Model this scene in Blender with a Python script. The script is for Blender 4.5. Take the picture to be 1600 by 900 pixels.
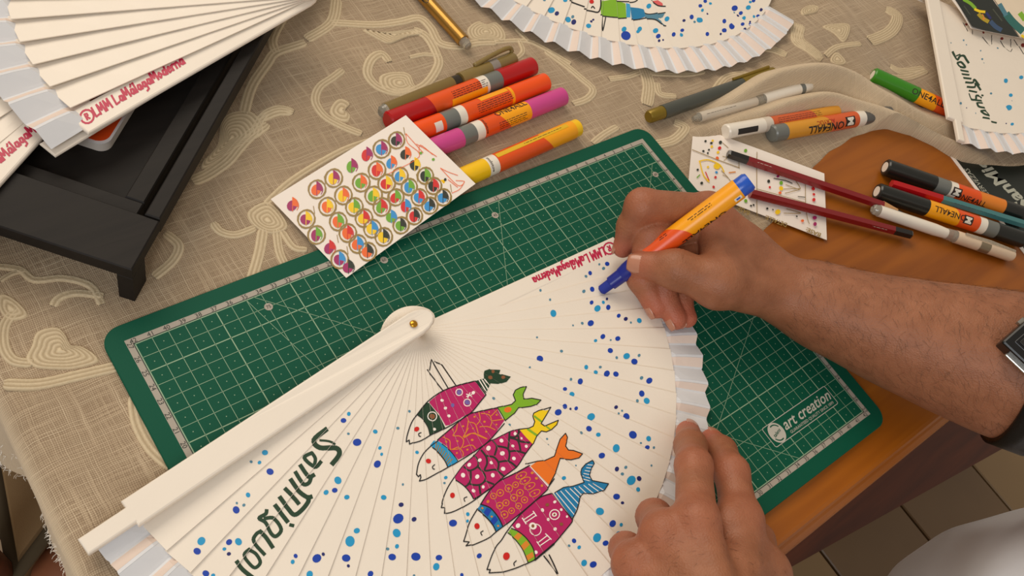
import bpy, bmesh, math, random
import numpy as np
from mathutils import Vector, Matrix
from mathutils.geometry import tessellate_polygon

random.seed(7)
SC = bpy.context.scene
for o in list(bpy.data.objects):
    bpy.data.objects.remove(o)
COL = SC.collection
TZ = 0.75                       # height of the cutting-mat surface above the floor

# ------------------------------------------------------------------ camera
CR = np.array([[0.77992816, -0.5560364, 0.28729007],
               [-0.36027894, -0.77421354, -0.52037725],
               [0.51177255, 0.30235231, -0.80415915]])
CC = np.array([-0.08690518, -0.25728029, 0.50611096 + TZ])
FPX = 1412.5845
cam_d = bpy.data.cameras.new('camera')
cam_d.sensor_width = 36.0
cam_d.lens = FPX / 1600.0 * 36.0
cam_d.clip_start = 0.01
cam_d.clip_end = 30
cam = bpy.data.objects.new('camera', cam_d)
COL.objects.link(cam)
M = Matrix.Identity(4)
for i in range(3):
    M[i][0] = CR[0][i]
    M[i][1] = -CR[1][i]
    M[i][2] = -CR[2][i]
    M[i][3] = CC[i]
cam.matrix_world = M
SC.camera = cam

# ------------------------------------------------------------------ light
SC.view_settings.view_transform = 'Standard'
SC.view_settings.look = 'None'
SC.view_settings.gamma = 1
SC.view_settings.use_curve_mapping = False
SC.view_settings.exposure = 0.0
world = bpy.data.worlds.new('room_light')
SC.world = world
world.use_nodes = True
bg = world.node_tree.nodes['Background']
bg.inputs[0].default_value = (1.0, 0.88, 0.74, 1)
bg.inputs[1].default_value = 0.40


def area(name, loc, target, sx, sy, power, color):
    l = bpy.data.lights.new(name, 'AREA')
    l.shape = 'RECTANGLE'
    l.size = sx
    l.size_y = sy
    l.energy = power
    l.color = color
    o = bpy.data.objects.new(name, l)
    COL.objects.link(o)
    o.location = loc
    d = Vector(target) - Vector(loc)
    o.rotation_euler = d.to_track_quat('-Z', 'Y').to_euler()
    return o


area('window_light', (0.10, 1.70, TZ + 1.70), (0.28, -0.05, TZ), 1.9, 1.5, 35, (1.0, 0.89, 0.75))
area('cool_fill_light', (-1.3, -1.0, TZ + 1.5), (0.2, -0.1, TZ), 1.0, 1.0, 19, (0.90, 0.95, 1.0))  # added cool fill lamp from the left, brightens the shirt


# ------------------------------------------------------------------ helpers
def P(u, v, z=0.0):
    """point at height z (metres above the mat) seen at pixel u,v of the 1600x900 photograph"""
    d = CR.T @ np.array([(u - 800) / FPX, (v - 450) / FPX, 1.0])
    t = (z + TZ - CC[2]) / d[2]
    return CC + t * d


def PP(u, v, nrm, pt):
    d = CR.T @ np.array([(u - 800) / FPX, (v - 450) / FPX, 1.0])
    t = np.dot(nrm, pt - CC) / np.dot(nrm, d)
    return CC + t * d


def s2l(c):
    return tuple(((x / 255.0) / 12.92 if x / 255.0 <= 0.04045 else ((x / 255.0 + 0.055) / 1.055) ** 2.4) for x in c)


MATS = {}


def mat(name, rgb, rough=0.5, metal=0.0, var=0.06, vscale=60.0, bump=0.0, bscale=300.0, spec=0.5, trans=0.0, alpha=1.0,
        sheen=0.0, sss=0.0, coat=0.0):
    if name in MATS:
        return MATS[name]
    m = bpy.data.materials.new(name)
    m.use_nodes = True
    nt = m.node_tree
    b = nt.nodes['Principled BSDF']
    c = s2l(rgb)
    tc = nt.nodes.new('ShaderNodeTexCoord')
    nz = nt.nodes.new('ShaderNodeTexNoise')
    nz.inputs['Scale'].default_value = vscale
    nz.inputs['Detail'].default_value = 3
    nt.links.new(tc.outputs['Object'], nz.inputs['Vector'])
    mx = nt.nodes.new('ShaderNodeMix')
    mx.data_type = 'RGBA'
    mx.inputs['A'].default_value = (*[x * (1 - var) for x in c], 1)
    mx.inputs['B'].default_value = (*[min(1, x * (1 + var)) for x in c], 1)
    nt.links.new(nz.outputs['Fac'], mx.inputs['Factor'])
    nt.links.new(mx.outputs['Result'], b.inputs['Base Color'])
    b.inputs['Roughness'].default_value = rough
    b.inputs['Metallic'].default_value = metal
    b.inputs['Specular IOR Level'].default_value = spec
    b.inputs['Transmission Weight'].default_value = trans
    b.inputs['Alpha'].default_value = alpha
    b.inputs['Sheen Weight'].default_value = sheen
    b.inputs['Coat Weight'].default_value = coat
    if sss:
        b.inputs['Subsurface Weight'].default_value = sss
        b.inputs['Subsurface Radius'].default_value = (0.006, 0.0025, 0.0012)
        b.inputs['Subsurface Scale'].default_value = 1.0
    if bump:
        n2 = nt.nodes.new('ShaderNodeTexNoise')
        n2.inputs['Scale'].default_value = bscale
        n2.inputs['Detail'].default_value = 4
        nt.links.new(tc.outputs['Object'], n2.inputs['Vector'])
        bp = nt.nodes.new('ShaderNodeBump')
        bp.inputs['Strength'].default_value = bump
        bp.inputs['Distance'].default_value = 0.001
        nt.links.new(n2.outputs['Fac'], bp.inputs['Height'])
        nt.links.new(bp.outputs['Normal'], b.inputs['Normal'])
    MATS[name] = m
    return m


def link(o, parent=None):
    COL.objects.link(o)
    if parent is not None:
        o.parent = parent
    return o


def obj(name, verts, faces, material, parent=None, smooth=False, fmats=None):
    """one mesh object; world coordinates (children get the parent's offset removed)"""
    off = np.zeros(3)
    q = parent
    while q is not None:
        off += np.array(q.location)
        q = q.parent
    v = np.asarray(verts, dtype=float).reshape(-1, 3) - off
    me = bpy.data.meshes.new(name)
    me.from_pydata(v.tolist(), [], [tuple(int(i) for i in f) for f in faces])
    mats = material if isinstance(material, (list, tuple)) else [material]
    for m in mats:
        me.materials.append(m)
    if fmats is not None:
        me.polygons.foreach_set('material_index', np.asarray(fmats, dtype=np.int32))
    if smooth:
        me.polygons.foreach_set('use_smooth', np.ones(len(me.polygons), dtype=bool))
    me.update()
    o = bpy.data.objects.new(name, me)
    return link(o, parent)


def empty(name, loc, label=None, cat=None, group=None, kind=None):
    o = bpy.data.objects.new(name, None)
    o.empty_display_size = 0.02
    o.location = Vector([float(x) for x in loc])
    COL.objects.link(o)
    o.matrix_world = Matrix.Translation(o.location)
    return tag(o, label, cat, group, kind)


def tag(o, label=None, cat=None, group=None, kind=None):
    if label:
        o['label'] = label
    if cat:
        o['category'] = cat
    if group:
        o['group'] = group
    if kind:
        o['kind'] = kind
    return o


class MB:
    """collects geometry for one mesh"""

    def __init__(self):
        self.v, self.f, self.m = [], [], []

    def add(self, verts, faces, mi=0):
        n = len(self.v)
        self.v.extend([tuple(map(float, p)) for p in verts])
        self.f.extend([tuple(i + n for i in f) for f in faces])
        self.m.extend([mi] * len(faces))

    def box(self, x0, x1, y0, y1, z0, z1, mi=0):
        vs = [(x, y, z) for z in (z0, z1) for y in (y0, y1) for x in (x0, x1)]
        self.add(vs, [(0, 2, 3, 1), (4, 5, 7, 6), (0, 1, 5, 4), (2, 6, 7, 3), (0, 4, 6, 2), (1, 3, 7, 5)], mi)

    def prism(self, poly, z0, z1, mi=0):
        n = len(poly)
        vs = [(p[0], p[1], z0) for p in poly] + [(p[0], p[1], z1) for p in poly]
        tri = tessellate_polygon([[Vector((p[0], p[1], 0)) for p in poly]])
        a = sum(poly[i][0] * poly[(i + 1) % n][1] - poly[(i + 1) % n][0] * poly[i][1] for i in range(n))
        fs = []
        for t in tri:
            q = [poly[i] for i in t]
            ar = (q[1][0] - q[0][0]) * (q[2][1] - q[0][1]) - (q[2][0] - q[0][0]) * (q[1][1] - q[0][1])
            t = tuple(t) if ar > 0 else tuple(reversed(t))
            fs.append(tuple(i + n for i in t))
            fs.append(tuple(reversed(t)))
        for i in range(n):
            j = (i + 1) % n
            fs.append((i, j, j + n, i + n) if a > 0 else (j, i, i + n, j + n))
        self.add(vs, fs, mi)

    def tube(self, path, rad, n=8, mi=0, cap=True):
        path = [np.array(p, dtype=float) for p in path]
        rads = rad if isinstance(rad, (list, tuple, np.ndarray)) else [rad] * len(path)
        vs = []
        up = np.array([0.13, 0.27, 0.95])
        for i, p in enumerate(path):
            d = path[min(i + 1, len(path) - 1)] - path[max(i - 1, 0)]
            d /= np.linalg.norm(d) + 1e-12
            a = np.cross(d, up)
            if np.linalg.norm(a) < 1e-3:
                a = np.cross(d, np.array([1.0, 0, 0]))
            a /= np.linalg.norm(a)
            b = np.cross(d, a)
            for k in range(n):
                t = 2 * math.pi * k / n
                vs.append(p + rads[i] * (math.cos(t) * a + math.sin(t) * b))
        fs = []
        for i in range(len(path) - 1):
            for k in range(n):
                fs.append((i * n + k, i * n + (k + 1) % n, (i + 1) * n + (k + 1) % n, (i + 1) * n + k))
        if cap:
            fs.append(tuple(range(n - 1, -1, -1)))
            fs.append(tuple((len(path) - 1) * n + k for k in range(n)))
        self.add(vs, fs, mi)

    def build(self, name, material, parent=None, smooth=False):
        return obj(name, self.v, self.f, material, parent, smooth, self.m)


def catmull(pts, n=8, closed=False):
    p = [np.array(q, dtype=float) for q in pts]
    out = []
    m = len(p)
    rng = range(m) if closed else range(m - 1)
    for i in rng:
        if closed:
            a, b, c, d = p[(i - 1) % m], p[i], p[(i + 1) % m], p[(i + 2) % m]
        else:
            a, b, c, d = p[max(i - 1, 0)], p[i], p[i + 1], p[min(i + 2, m - 1)]
        for k in range(n):
            t = k / n
            out.append(0.5 * ((2 * b) + (c - a) * t + (2 * a - 5 * b + 4 * c - d) * t * t + (3 * b - a - 3 * c + d) * t ** 3))
    if not closed:
        out.append(p[-1])
    return out


_TXT = {}


def text_mesh(s, bold=0.0, shear=0.0):
    """(verts Nx2, faces) of a flat string, cap height about 0.7 for size 1"""
    key = (s, bold, shear)
    if key not in _TXT:
        cu = bpy.data.curves.new('lettering', 'FONT')
        cu.body = s
        cu.resolution_u = 2
        cu.offset = bold
        cu.shear = shear
        cu.fill_mode = 'FRONT'
        o = bpy.data.objects.new('lettering', cu)
        me = bpy.data.meshes.new_from_object(o)
        v = np.array([q.co[:] for q in me.vertices])[:, :2] if len(me.vertices) else np.zeros((0, 2))
        f = [tuple(q.vertices) for q in me.polygons]
        bpy.data.objects.remove(o)
        bpy.data.curves.remove(cu)
        bpy.data.meshes.remove(me)
        _TXT[key] = (v, f)
    return _TXT[key]


def sliced(v, f, n=10):
    """cut flat lettering into horizontal strips so that it can follow a round barrel"""
    bm = bmesh.new()
    bv = [bm.verts.new((p[0], p[1], 0)) for p in v]
    for q in f:
        try:
            bm.faces.new([bv[i] for i in q])
        except ValueError:
            pass
    y0, y1 = v[:, 1].min(), v[:, 1].max()
    for k in range(1, n):
        bmesh.ops.bisect_plane(bm, geom=bm.verts[:] + bm.edges[:] + bm.faces[:], plane_co=(0, y0 + (y1 - y0) * k / n, 0), plane_no=(0, 1, 0))
    bm.verts.index_update()
    ov = np.array([q.co[:2] for q in bm.verts])
    of = [tuple(w.index for w in q.verts) for q in bm.faces]
    bm.free()
    return ov, of


def ss(a, b, x):
    t = np.clip((np.asarray(x, dtype=float) - a) / (b - a), 0, 1)
    return t * t * (3 - 2 * t)


# ------------------------------------------------------------------ paint traced onto real surfaces
class Paint:
    """flat paint: polygons in photo pixels laid on a surface.  project(u,v)->(x,y) surface coordinates,
    lift(list of xy, layer) -> list of (list of 3D points)"""

    def __init__(self, project, lift):
        self.project, self.lift = project, lift
        self.mb = MB()
        self.mats = []
        self.layer = 0
        self.cnt = 0

    def mi(self, m):
        if m not in self.mats:
            self.mats.append(m)
        return self.mats.index(m)

    def tri(self, t2, m):
        for pts in self.lift(t2, self.layer + (self.cnt % 9) * .1):
            if len(pts) >= 3:
                self.mb.add(pts, [tuple(range(len(pts)))], self.mi(m))

    def poly(self, pts, m, next_layer=True):
        q = [self.project(*p) for p in pts]
        self.poly2(q, m)
        if next_layer:
            self.layer += 1

    def poly2(self, q, m):
        self.cnt += 1               # neighbouring strokes never lie in exactly the same plane
        a = tessellate_polygon([[Vector((p[0], p[1], 0)) for p in q]])
        for t in a:
            r = [np.array(q[i][:2]) for i in t]
            ar = (r[1][0] - r[0][0]) * (r[2][1] - r[0][1]) - (r[2][0] - r[0][0]) * (r[1][1] - r[0][1])
            if abs(ar) < 1e-12:
                continue
            if ar < 0:
                r.reverse()
            self.tri(r, m)

    def dot(self, u, v, r, m, ry=None, rot=0.0, n=14, wob=0.08):
        ry = r if ry is None else ry
        ph = random.random() * 6
        pts = []
        for k in range(n):
            t = 2 * math.pi * k / n
            w = 1 + wob * math.sin(2 * t + ph)
            x, y = r * w * math.cos(t), ry * w * math.sin(t)
            pts.append((u + x * math.cos(rot) - y * math.sin(rot), v + x * math.sin(rot) + y * math.cos(rot)))
        self.poly(pts, m, False)

    def stroke(self, path, w, m, close=False, smooth=True, taper=False):
        p = [np.array(q, dtype=float) for q in path]
        if smooth and len(p) > 2:
            p = catmull(p, 5, close)
        if close:
            p = p + [p[0]]
        n = len(p)
        for i in range(n - 1):
            d = p[i + 1] - p[i]
            L = np.linalg.norm(d)
            if L < 1e-6:
                continue
            d /= L
            nn = np.array([-d[1], d[0]]) * w / 2
            e = d * w * 0.25
            self.poly([p[i] + nn - e, p[i + 1] + nn + e, p[i + 1] - nn + e, p[i] - nn - e], m, False)

    def ring(self, u, v, r, w, m, ry=None, rot=0.0):
        ry = r if ry is None else ry
        pts = []
        for k in range(14):
            t = 2 * math.pi * k / 14
            x, y = r * math.cos(t), ry * math.sin(t)
            pts.append((u + x * math.cos(rot) - y * math.sin(rot), v + x * math.sin(rot) + y * math.cos(rot)))
        self.stroke(pts, w, m, close=True, smooth=False)

    def build(self, name, parent):
        return self.mb.build(name, self.mats, parent)


def planar_paint(p0, p1, p2, eps=0.00012):
    """paint on the plane through three world points (normal made to point up)"""
    p0, p1, p2 = [np.array(q, dtype=float) for q in (p0, p1, p2)]
    n = np.cross(p1 - p0, p2 - p0)
    n /= np.linalg.norm(n)
    if n[2] < 0:
        n = -n
    ex = (p1 - p0) / np.linalg.norm(p1 - p0)
    ey = np.cross(n, ex)

    def project(u, v):
        q = PP(u, v, n, p0) - p0
        return (q @ ex, q @ ey)

    def lift(t, layer):
        return [[p0 + ex * a[0] + ey * a[1] + n * (eps + 0.00003 * layer) for a in t]]

    return Paint(project, lift)


# handwriting used on the fans: strokes on a 1-high grid
HAND = {
    'R': (0.62, [[(0.1, 0), (0.12, 1)], [(0.12, 1), (0.5, 0.9), (0.5, 0.6), (0.14, 0.5)], [(0.2, 0.5), (0.55, 0)]]),
    'L': (0.55, [[(0.12, 1), (0.1, 0.05), (0.5, 0.1)]]),
    'M': (0.75, [[(0.08, 0), (0.14, 1), (0.36, 0.3), (0.58, 1), (0.66, 0)]]),
    'a': (0.55, [[(0.45, 0.5), (0.2, 0.55), (0.1, 0.2), (0.3, 0.05), (0.45, 0.45), (0.5, 0.02)]]),
    'A': (0.55, [[(0.45, 0.5), (0.2, 0.55), (0.1, 0.2), (0.3, 0.05), (0.45, 0.45), (0.5, 0.02)], [(0.3, 0.75), (0.45, 0.98)]]),
    'l': (0.26, [[(0.12, 1), (0.14, 0)]]),
    'g': (0.55, [[(0.45, 0.5), (0.2, 0.55), (0.1, 0.2), (0.3, 0.08), (0.45, 0.45), (0.46, -0.25), (0.2, -0.35)]]),
    'o': (0.5, [[(0.25, 0.55), (0.08, 0.3), (0.22, 0.02), (0.42, 0.28), (0.25, 0.55)]]),
    'd': (0.55, [[(0.42, 0.5), (0.18, 0.52), (0.1, 0.15), (0.3, 0.05), (0.45, 0.4)], [(0.46, 1), (0.48, 0)]]),
    'e': (0.5, [[(0.1, 0.3), (0.42, 0.35), (0.3, 0.58), (0.1, 0.35), (0.2, 0.03), (0.45, 0.12)]]),
    'r': (0.42, [[(0.1, 0.55), (0.12, 0)], [(0.12, 0.35), (0.25, 0.55), (0.4, 0.5)]]),
    'n': (0.52, [[(0.1, 0.55), (0.1, 0)], [(0.1, 0.4), (0.3, 0.55), (0.42, 0.4), (0.43, 0)]]),
    ' ': (0.3, []),
}


def handwrite(paint, txt, p0, p1, h, w, m, registered=True):
    """handwriting from pixel p0 to pixel p1, letter height h px, stroke w px"""
    p0, p1 = np.array(p0, float), np.array(p1, float)
    d = (p1 - p0)
    L = np.linalg.norm(d)
    d /= L
    up = np.array([d[1], -d[0]])
    tot = sum(HAND[c][0] for c in txt) + (1.25 if registered else 0)
    sx = L / tot
    x = 0.0
    if registered:
        c = p0 + d * 0.55 * sx + up * h * 0.5
        paint.ring(c[0], c[1], h * 0.62, w, m)
        for st in HAND['R'][1]:
            paint.stroke([c + d * (q[0] - 0.3) * h * 0.6 + up * (q[1] - 0.5) * h * 0.6 for q in st], w * 0.9, m, smooth=False)
        x = 1.25
    for c in txt:
        for st in HAND[c][1]:
            paint.stroke([p0 + d * (x + q[0]) * sx + up * q[1] * h for q in st], w, m, smooth=False)
        x += HAND[c][0]
# ------------------------------------------------------------------ materials with more structure
def wood_mat(name, dark, light, scale=1.0, rough=0.35, axis='X', bump=0.15, stretch=14.0):
    m = bpy.data.materials.new(name)
    m.use_nodes = True
    nt = m.node_tree
    b = nt.nodes['Principled BSDF']
    tc = nt.nodes.new('ShaderNodeTexCoord')
    mp = nt.nodes.new('ShaderNodeMapping')
    s = {'X': (1.0, stretch, stretch), 'Y': (stretch, 1.0, stretch)}[axis]
    mp.inputs['Scale'].default_value = tuple(q * scale for q in s)
    nt.links.new(tc.outputs['Object'], mp.inputs['Vector'])
    n1 = nt.nodes.new('ShaderNodeTexNoise')
    n1.inputs['Scale'].default_value = 6
    n1.inputs['Detail'].default_value = 8
    n1.inputs['Distortion'].default_value = 0.6
    nt.links.new(mp.outputs['Vector'], n1.inputs['Vector'])
    n2 = nt.nodes.new('ShaderNodeTexNoise')
    n2.inputs['Scale'].default_value = 2.2
    nt.links.new(tc.outputs['Object'], n2.inputs['Vector'])
    add = nt.nodes.new('ShaderNodeMath')
    add.operation = 'MULTIPLY_ADD'
    add.inputs[1].default_value = 0.6
    nt.links.new(n1.outputs['Fac'], add.inputs[0])
    mul = nt.nodes.new('ShaderNodeMath')
    mul.operation = 'MULTIPLY'
    mul.inputs[1].default_value = 0.4
    nt.links.new(n2.outputs['Fac'], mul.inputs[0])
    nt.links.new(mul.outputs[0], add.inputs[2])
    r = nt.nodes.new('ShaderNodeValToRGB')
    r.color_ramp.elements[0].position = 0.34
    r.color_ramp.elements[1].position = 0.66
    r.color_ramp.elements[0].color = (*s2l(dark), 1)
    r.color_ramp.elements[1].color = (*s2l(light), 1)
    nt.links.new(add.outputs[0], r.inputs['Fac'])
    nt.links.new(r.outputs['Color'], b.inputs['Base Color'])
    b.inputs['Roughness'].default_value = rough
    bp = nt.nodes.new('ShaderNodeBump')
    bp.inputs['Strength'].default_value = bump
    bp.inputs['Distance'].default_value = 0.0008
    nt.links.new(n1.outputs['Fac'], bp.inputs['Height'])
    nt.links.new(bp.outputs['Normal'], b.inputs['Normal'])
    MATS[name] = m
    return m


def linen_mat(name, dark, light, thread=(226, 206, 172), f=5600.0, thin=0.0):
    """loosely woven linen: two crossed sets of uneven threads"""
    m = bpy.data.materials.new(name)
    m.use_nodes = True
    nt = m.node_tree
    N, Lk = nt.nodes, nt.links
    b = N['Principled BSDF']
    tc = N.new('ShaderNodeTexCoord')
    sep = N.new('ShaderNodeSeparateXYZ')
    nz = N.new('ShaderNodeTexNoise')
    nz.inputs['Scale'].default_value = 28
    nz.inputs['Detail'].default_value = 3
    Lk.new(tc.outputs['UV'], nz.inputs['Vector'])
    mixv = N.new('ShaderNodeVectorMath')
    mixv.operation = 'MULTIPLY_ADD'
    mixv.inputs[1].default_value = (0.006, 0.006, 0)
    Lk.new(nz.outputs['Color'], mixv.inputs[0])
    Lk.new(tc.outputs['UV'], mixv.inputs[2])
    Lk.new(mixv.outputs[0], sep.inputs[0])

    def thr(out, freq):
        mu = N.new('ShaderNodeMath'); mu.operation = 'MULTIPLY'; mu.inputs[1].default_value = freq
        Lk.new(out, mu.inputs[0])
        si = N.new('ShaderNodeMath'); si.operation = 'SINE'
        Lk.new(mu.outputs[0], si.inputs[0])
        ab = N.new('ShaderNodeMapRange')
        ab.inputs[1].default_value = -1; ab.inputs[2].default_value = 1
        Lk.new(si.outputs[0], ab.inputs[0])
        # uneven thread strength: noise stretched along the thread
        return ab.outputs[0]

    a = thr(sep.outputs['X'], f)
    c = thr(sep.outputs['Y'], f * 0.93)

    def streak(sx, sy):
        mp = N.new('ShaderNodeMapping'); mp.inputs['Scale'].default_value = (sx, sy, 1)
        Lk.new(mixv.outputs[0], mp.inputs['Vector'])
        n = N.new('ShaderNodeTexNoise'); n.inputs['Scale'].default_value = 1; n.inputs['Detail'].default_value = 3
        Lk.new(mp.outputs['Vector'], n.inputs['Vector'])
        return n.outputs['Fac']

    s1 = streak(1000, 22)
    s2 = streak(22, 1000)

    def math2(op, p, q):
        k = N.new('ShaderNodeMath'); k.operation = op
        for i, w in enumerate((p, q)):
            if isinstance(w, (int, float)):
                k.inputs[i].default_value = w
            else:
                Lk.new(w, k.inputs[i])
        return k.outputs[0]

    st = math2('MAXIMUM', s1, s2)
    weave = math2('MULTIPLY', math2('ADD', a, c), 0.5)
    w2 = math2('ADD', math2('MULTIPLY', weave, 0.62), math2('MULTIPLY', math2('SUBTRACT', st, 0.52), 1.7))
    r = N.new('ShaderNodeValToRGB')
    e = r.color_ramp.elements
    e[0].position = 0.12; e[0].color = (*s2l(dark), 1)
    e[1].position = 0.62; e[1].color = (*s2l(light), 1)
    k = r.color_ramp.elements.new(0.95); k.color = (*s2l(thread), 1)
    Lk.new(w2, r.inputs['Fac'])
    big = N.new('ShaderNodeTexNoise'); big.inputs['Scale'].default_value = 9
    Lk.new(tc.outputs['UV'], big.inputs['Vector'])
    hsv = N.new('ShaderNodeHueSaturation')
    Lk.new(r.outputs['Color'], hsv.inputs['Color'])
    mr = N.new('ShaderNodeMapRange'); mr.inputs[3].default_value = 0.82; mr.inputs[4].default_value = 1.18
    Lk.new(big.outputs['Fac'], mr.inputs[0])
    Lk.new(mr.outputs[0], hsv.inputs['Value'])
    dbl = N.new('ShaderNodeAttribute')
    dbl.attribute_name = 'layers'
    mxd = N.new('ShaderNodeMix')
    mxd.data_type = 'RGBA'
    mxd.inputs['B'].default_value = (*s2l((222, 200, 168)), 1)
    Lk.new(dbl.outputs['Fac'], mxd.inputs['Factor'])
    Lk.new(hsv.outputs['Color'], mxd.inputs['A'])
    Lk.new(mxd.outputs['Result'], b.inputs['Base Color'])
    b.inputs['Roughness'].default_value = 0.9
    b.inputs['Specular IOR Level'].default_value = 0.15
    b.inputs['Sheen Weight'].default_value = 0.15
    bp = N.new('ShaderNodeBump'); bp.inputs['Strength'].default_value = 0.55; bp.inputs['Distance'].default_value = 0.0006
    Lk.new(w2, bp.inputs['Height'])
    Lk.new(bp.outputs['Normal'], b.inputs['Normal'])
    MATS[name] = m
    return m


WOOD = wood_mat('orange_brown_wood', (138, 72, 4), (166, 93, 10), rough=0.42, bump=0.05)
WOODD = wood_mat('dark_red_wood', (84, 38, 18), (120, 58, 28), rough=0.4)
BLACKW = wood_mat('black_brown_wood', (24, 20, 17), (33, 28, 24), scale=3, rough=0.6, bump=0.12, stretch=9)
BLACKW.node_tree.nodes['Principled BSDF'].inputs['Specular IOR Level'].default_value = 0.25

# ------------------------------------------------------------------ floor
floor_b = MB()
floor_b.box(-0.9, 2.1, -1.6, 1.6, -0.06, -0.012)
floor = tag(floor_b.build('floor', mat('grout', (92, 76, 58), 0.9)), kind='structure')
tile_m = [mat('floor_tile_tan', (150, 122, 84), 0.35, var=0.12, vscale=9), mat('floor_tile_brown', (122, 96, 66), 0.35, var=0.12, vscale=9)]
ts = 0.2
tiles_me = []
for k in range(2):
    tb = MB()
    g = 0.0022
    tb.box(g, ts - g, g, ts - g, -0.012, -0.002)
    tb.add([(g, g, -0.002), (ts - g, g, -0.002), (ts - g, ts - g, -0.002), (g, ts - g, -0.002),
            (g + .002, g + .002, 0), (ts - g - .002, g + .002, 0), (ts - g - .002, ts - g - .002, 0), (g + .002, ts - g - .002, 0)],
           [(4, 5, 6, 7), (0, 1, 5, 4), (1, 2, 6, 5), (2, 3, 7, 6), (3, 0, 4, 7)])
    to = tb.build('tile', tile_m[k], floor)
    tiles_me.append(to.data)
    bpy.data.objects.remove(to)
for i in range(15):
    for j in range(16):
        o = bpy.data.objects.new('tile', tiles_me[1 if (i * 7 + j * 3) % 5 in (0, 3) else 0])
        o.location = (-0.9 + i * ts, -1.6 + j * ts, 0)
        link(o, floor)

# ------------------------------------------------------------------ table
TX0, TX1, TY0, TY1 = -0.067, 1.25, -0.303, 0.62
ZT = TZ - 0.0042                # wooden top surface
table = empty('wooden_table', (0.59, 0.16, 0), 'orange-brown wooden table with a moulded edge under the linen cloth', 'table')
b = MB()
prof = [(0.0, 0.0), (0.0025, -0.0006), (0.0042, -0.0028), (0.0040, -0.0048), (0.0062, -0.0056), (0.0095, -0.0085), (0.0108, -0.0125),
        (0.0100, -0.0165), (0.0070, -0.0200), (0.0075, -0.0225), (0.0045, -0.0260), (-0.004, -0.0270)]
nP = len(prof)
vs, fs = [], []
for (dx, dz) in prof:
    vs += [(TX0 - dx, TY0 - dx, ZT + dz), (TX1 + dx, TY0 - dx, ZT + dz), (TX1 + dx, TY1 + dx, ZT + dz), (TX0 - dx, TY1 + dx, ZT + dz)]
fs.append((0, 1, 2, 3))
for k in range(nP - 1):
    for i in range(4):
        j = (i + 1) % 4
        fs.append((4 * k + j, 4 * k + i, 4 * k + 4 + i, 4 * k + 4 + j))
fs.append(tuple(4 * (nP - 1) + q for q in (3, 2, 1, 0)))
b.add(vs, fs)
b.build('tabletop', WOOD, table)
for nm, args in (('apron', (TX0 + .05, TX1 - .05, TY0 + .045, TY0 + .065, ZT - .115, ZT - .0272)),
                 ('apron', (TX0 + .05, TX1 - .05, TY1 - .065, TY1 - .045, ZT - .115, ZT - .0272)),
                 ('apron', (TX0 + .05, TX0 + .07, TY0 + .0655, TY1 - .0655, ZT - .115, ZT - .0272)),
                 ('apron', (TX1 - .07, TX1 - .05, TY0 + .0655, TY1 - .0655, ZT - .115, ZT - .0272))):
    a = MB()
    a.box(*args)
    a.build(nm, WOODD, table)
for cx in (TX0 + .1, TX1 - .1):
    for cy in (TY0 + .1, TY1 - .1):
        a = MB()
        a.tube([(cx, cy, 0), (cx, cy, .02), (cx, cy, .05), (cx, cy, .3), (cx, cy, .5), (cx, cy, .6), (cx, cy, ZT - .0275)],
               [.02, .024, .02, .026, .032, .03, .029], 14)
        a.build('leg', WOODD, table, True)

# ------------------------------------------------------------------ linen tablecloth
_R1 = [(1072, 190, .001), (1120, 165, .010), (1180, 130, .021), (1230, 106, .027), (1290, 101, .029), (1340, 112, .026), (1380, 146, .017),
       (1430, 172, .012), (1500, 195, .009), (1560, 215, .006)]
_R2 = [(1050, 212, .000), (1120, 192, .007), (1190, 170, .013), (1250, 152, .018), (1300, 143, .021), (1350, 157, .019), (1400, 177, .017),
       (1440, 196, .014), (1480, 216, .012), (1540, 240, .006)]


def _ridge(c):
    q = catmull([np.array([*P(u, v, z)[:2], z]) for u, v, z in c], 6)
    return np.array(q)


RG1, RG2 = _ridge(_R1), _ridge(_R2)


def ridge_h(x, y, rg, wf, wb):
    x = np.asarray(x, float)
    y = np.asarray(y, float)
    best = np.full(x.shape, 1e9)
    h = np.zeros(x.shape)
    sg = np.zeros(x.shape)
    for a, c in zip(rg[:-1], rg[1:]):
        d = c[:2] - a[:2]
        L2 = d @ d
        t = np.clip(((x - a[0]) * d[0] + (y - a[1]) * d[1]) / L2, 0, 1)
        px, py = a[0] + t * d[0], a[1] + t * d[1]
        dd = np.hypot(x - px, y - py)
        s = (x - px) * (-d[1]) + (y - py) * d[0]
        m = dd < best
        best = np.where(m, dd, best)
        h = np.where(m, a[2] + t * (c[2] - a[2]), h)
        sg = np.where(m, s, sg)
    w = np.where(sg > 0, wb, wf)
    return h * np.exp(-(best / w) ** 2)


_rs = np.random.RandomState(3)
_WV = [(_rs.uniform(0, 2 * math.pi), _rs.uniform(24, 80), _rs.uniform(0, 6), _rs.uniform(.3, 1)) for _ in range(14)]


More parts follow.
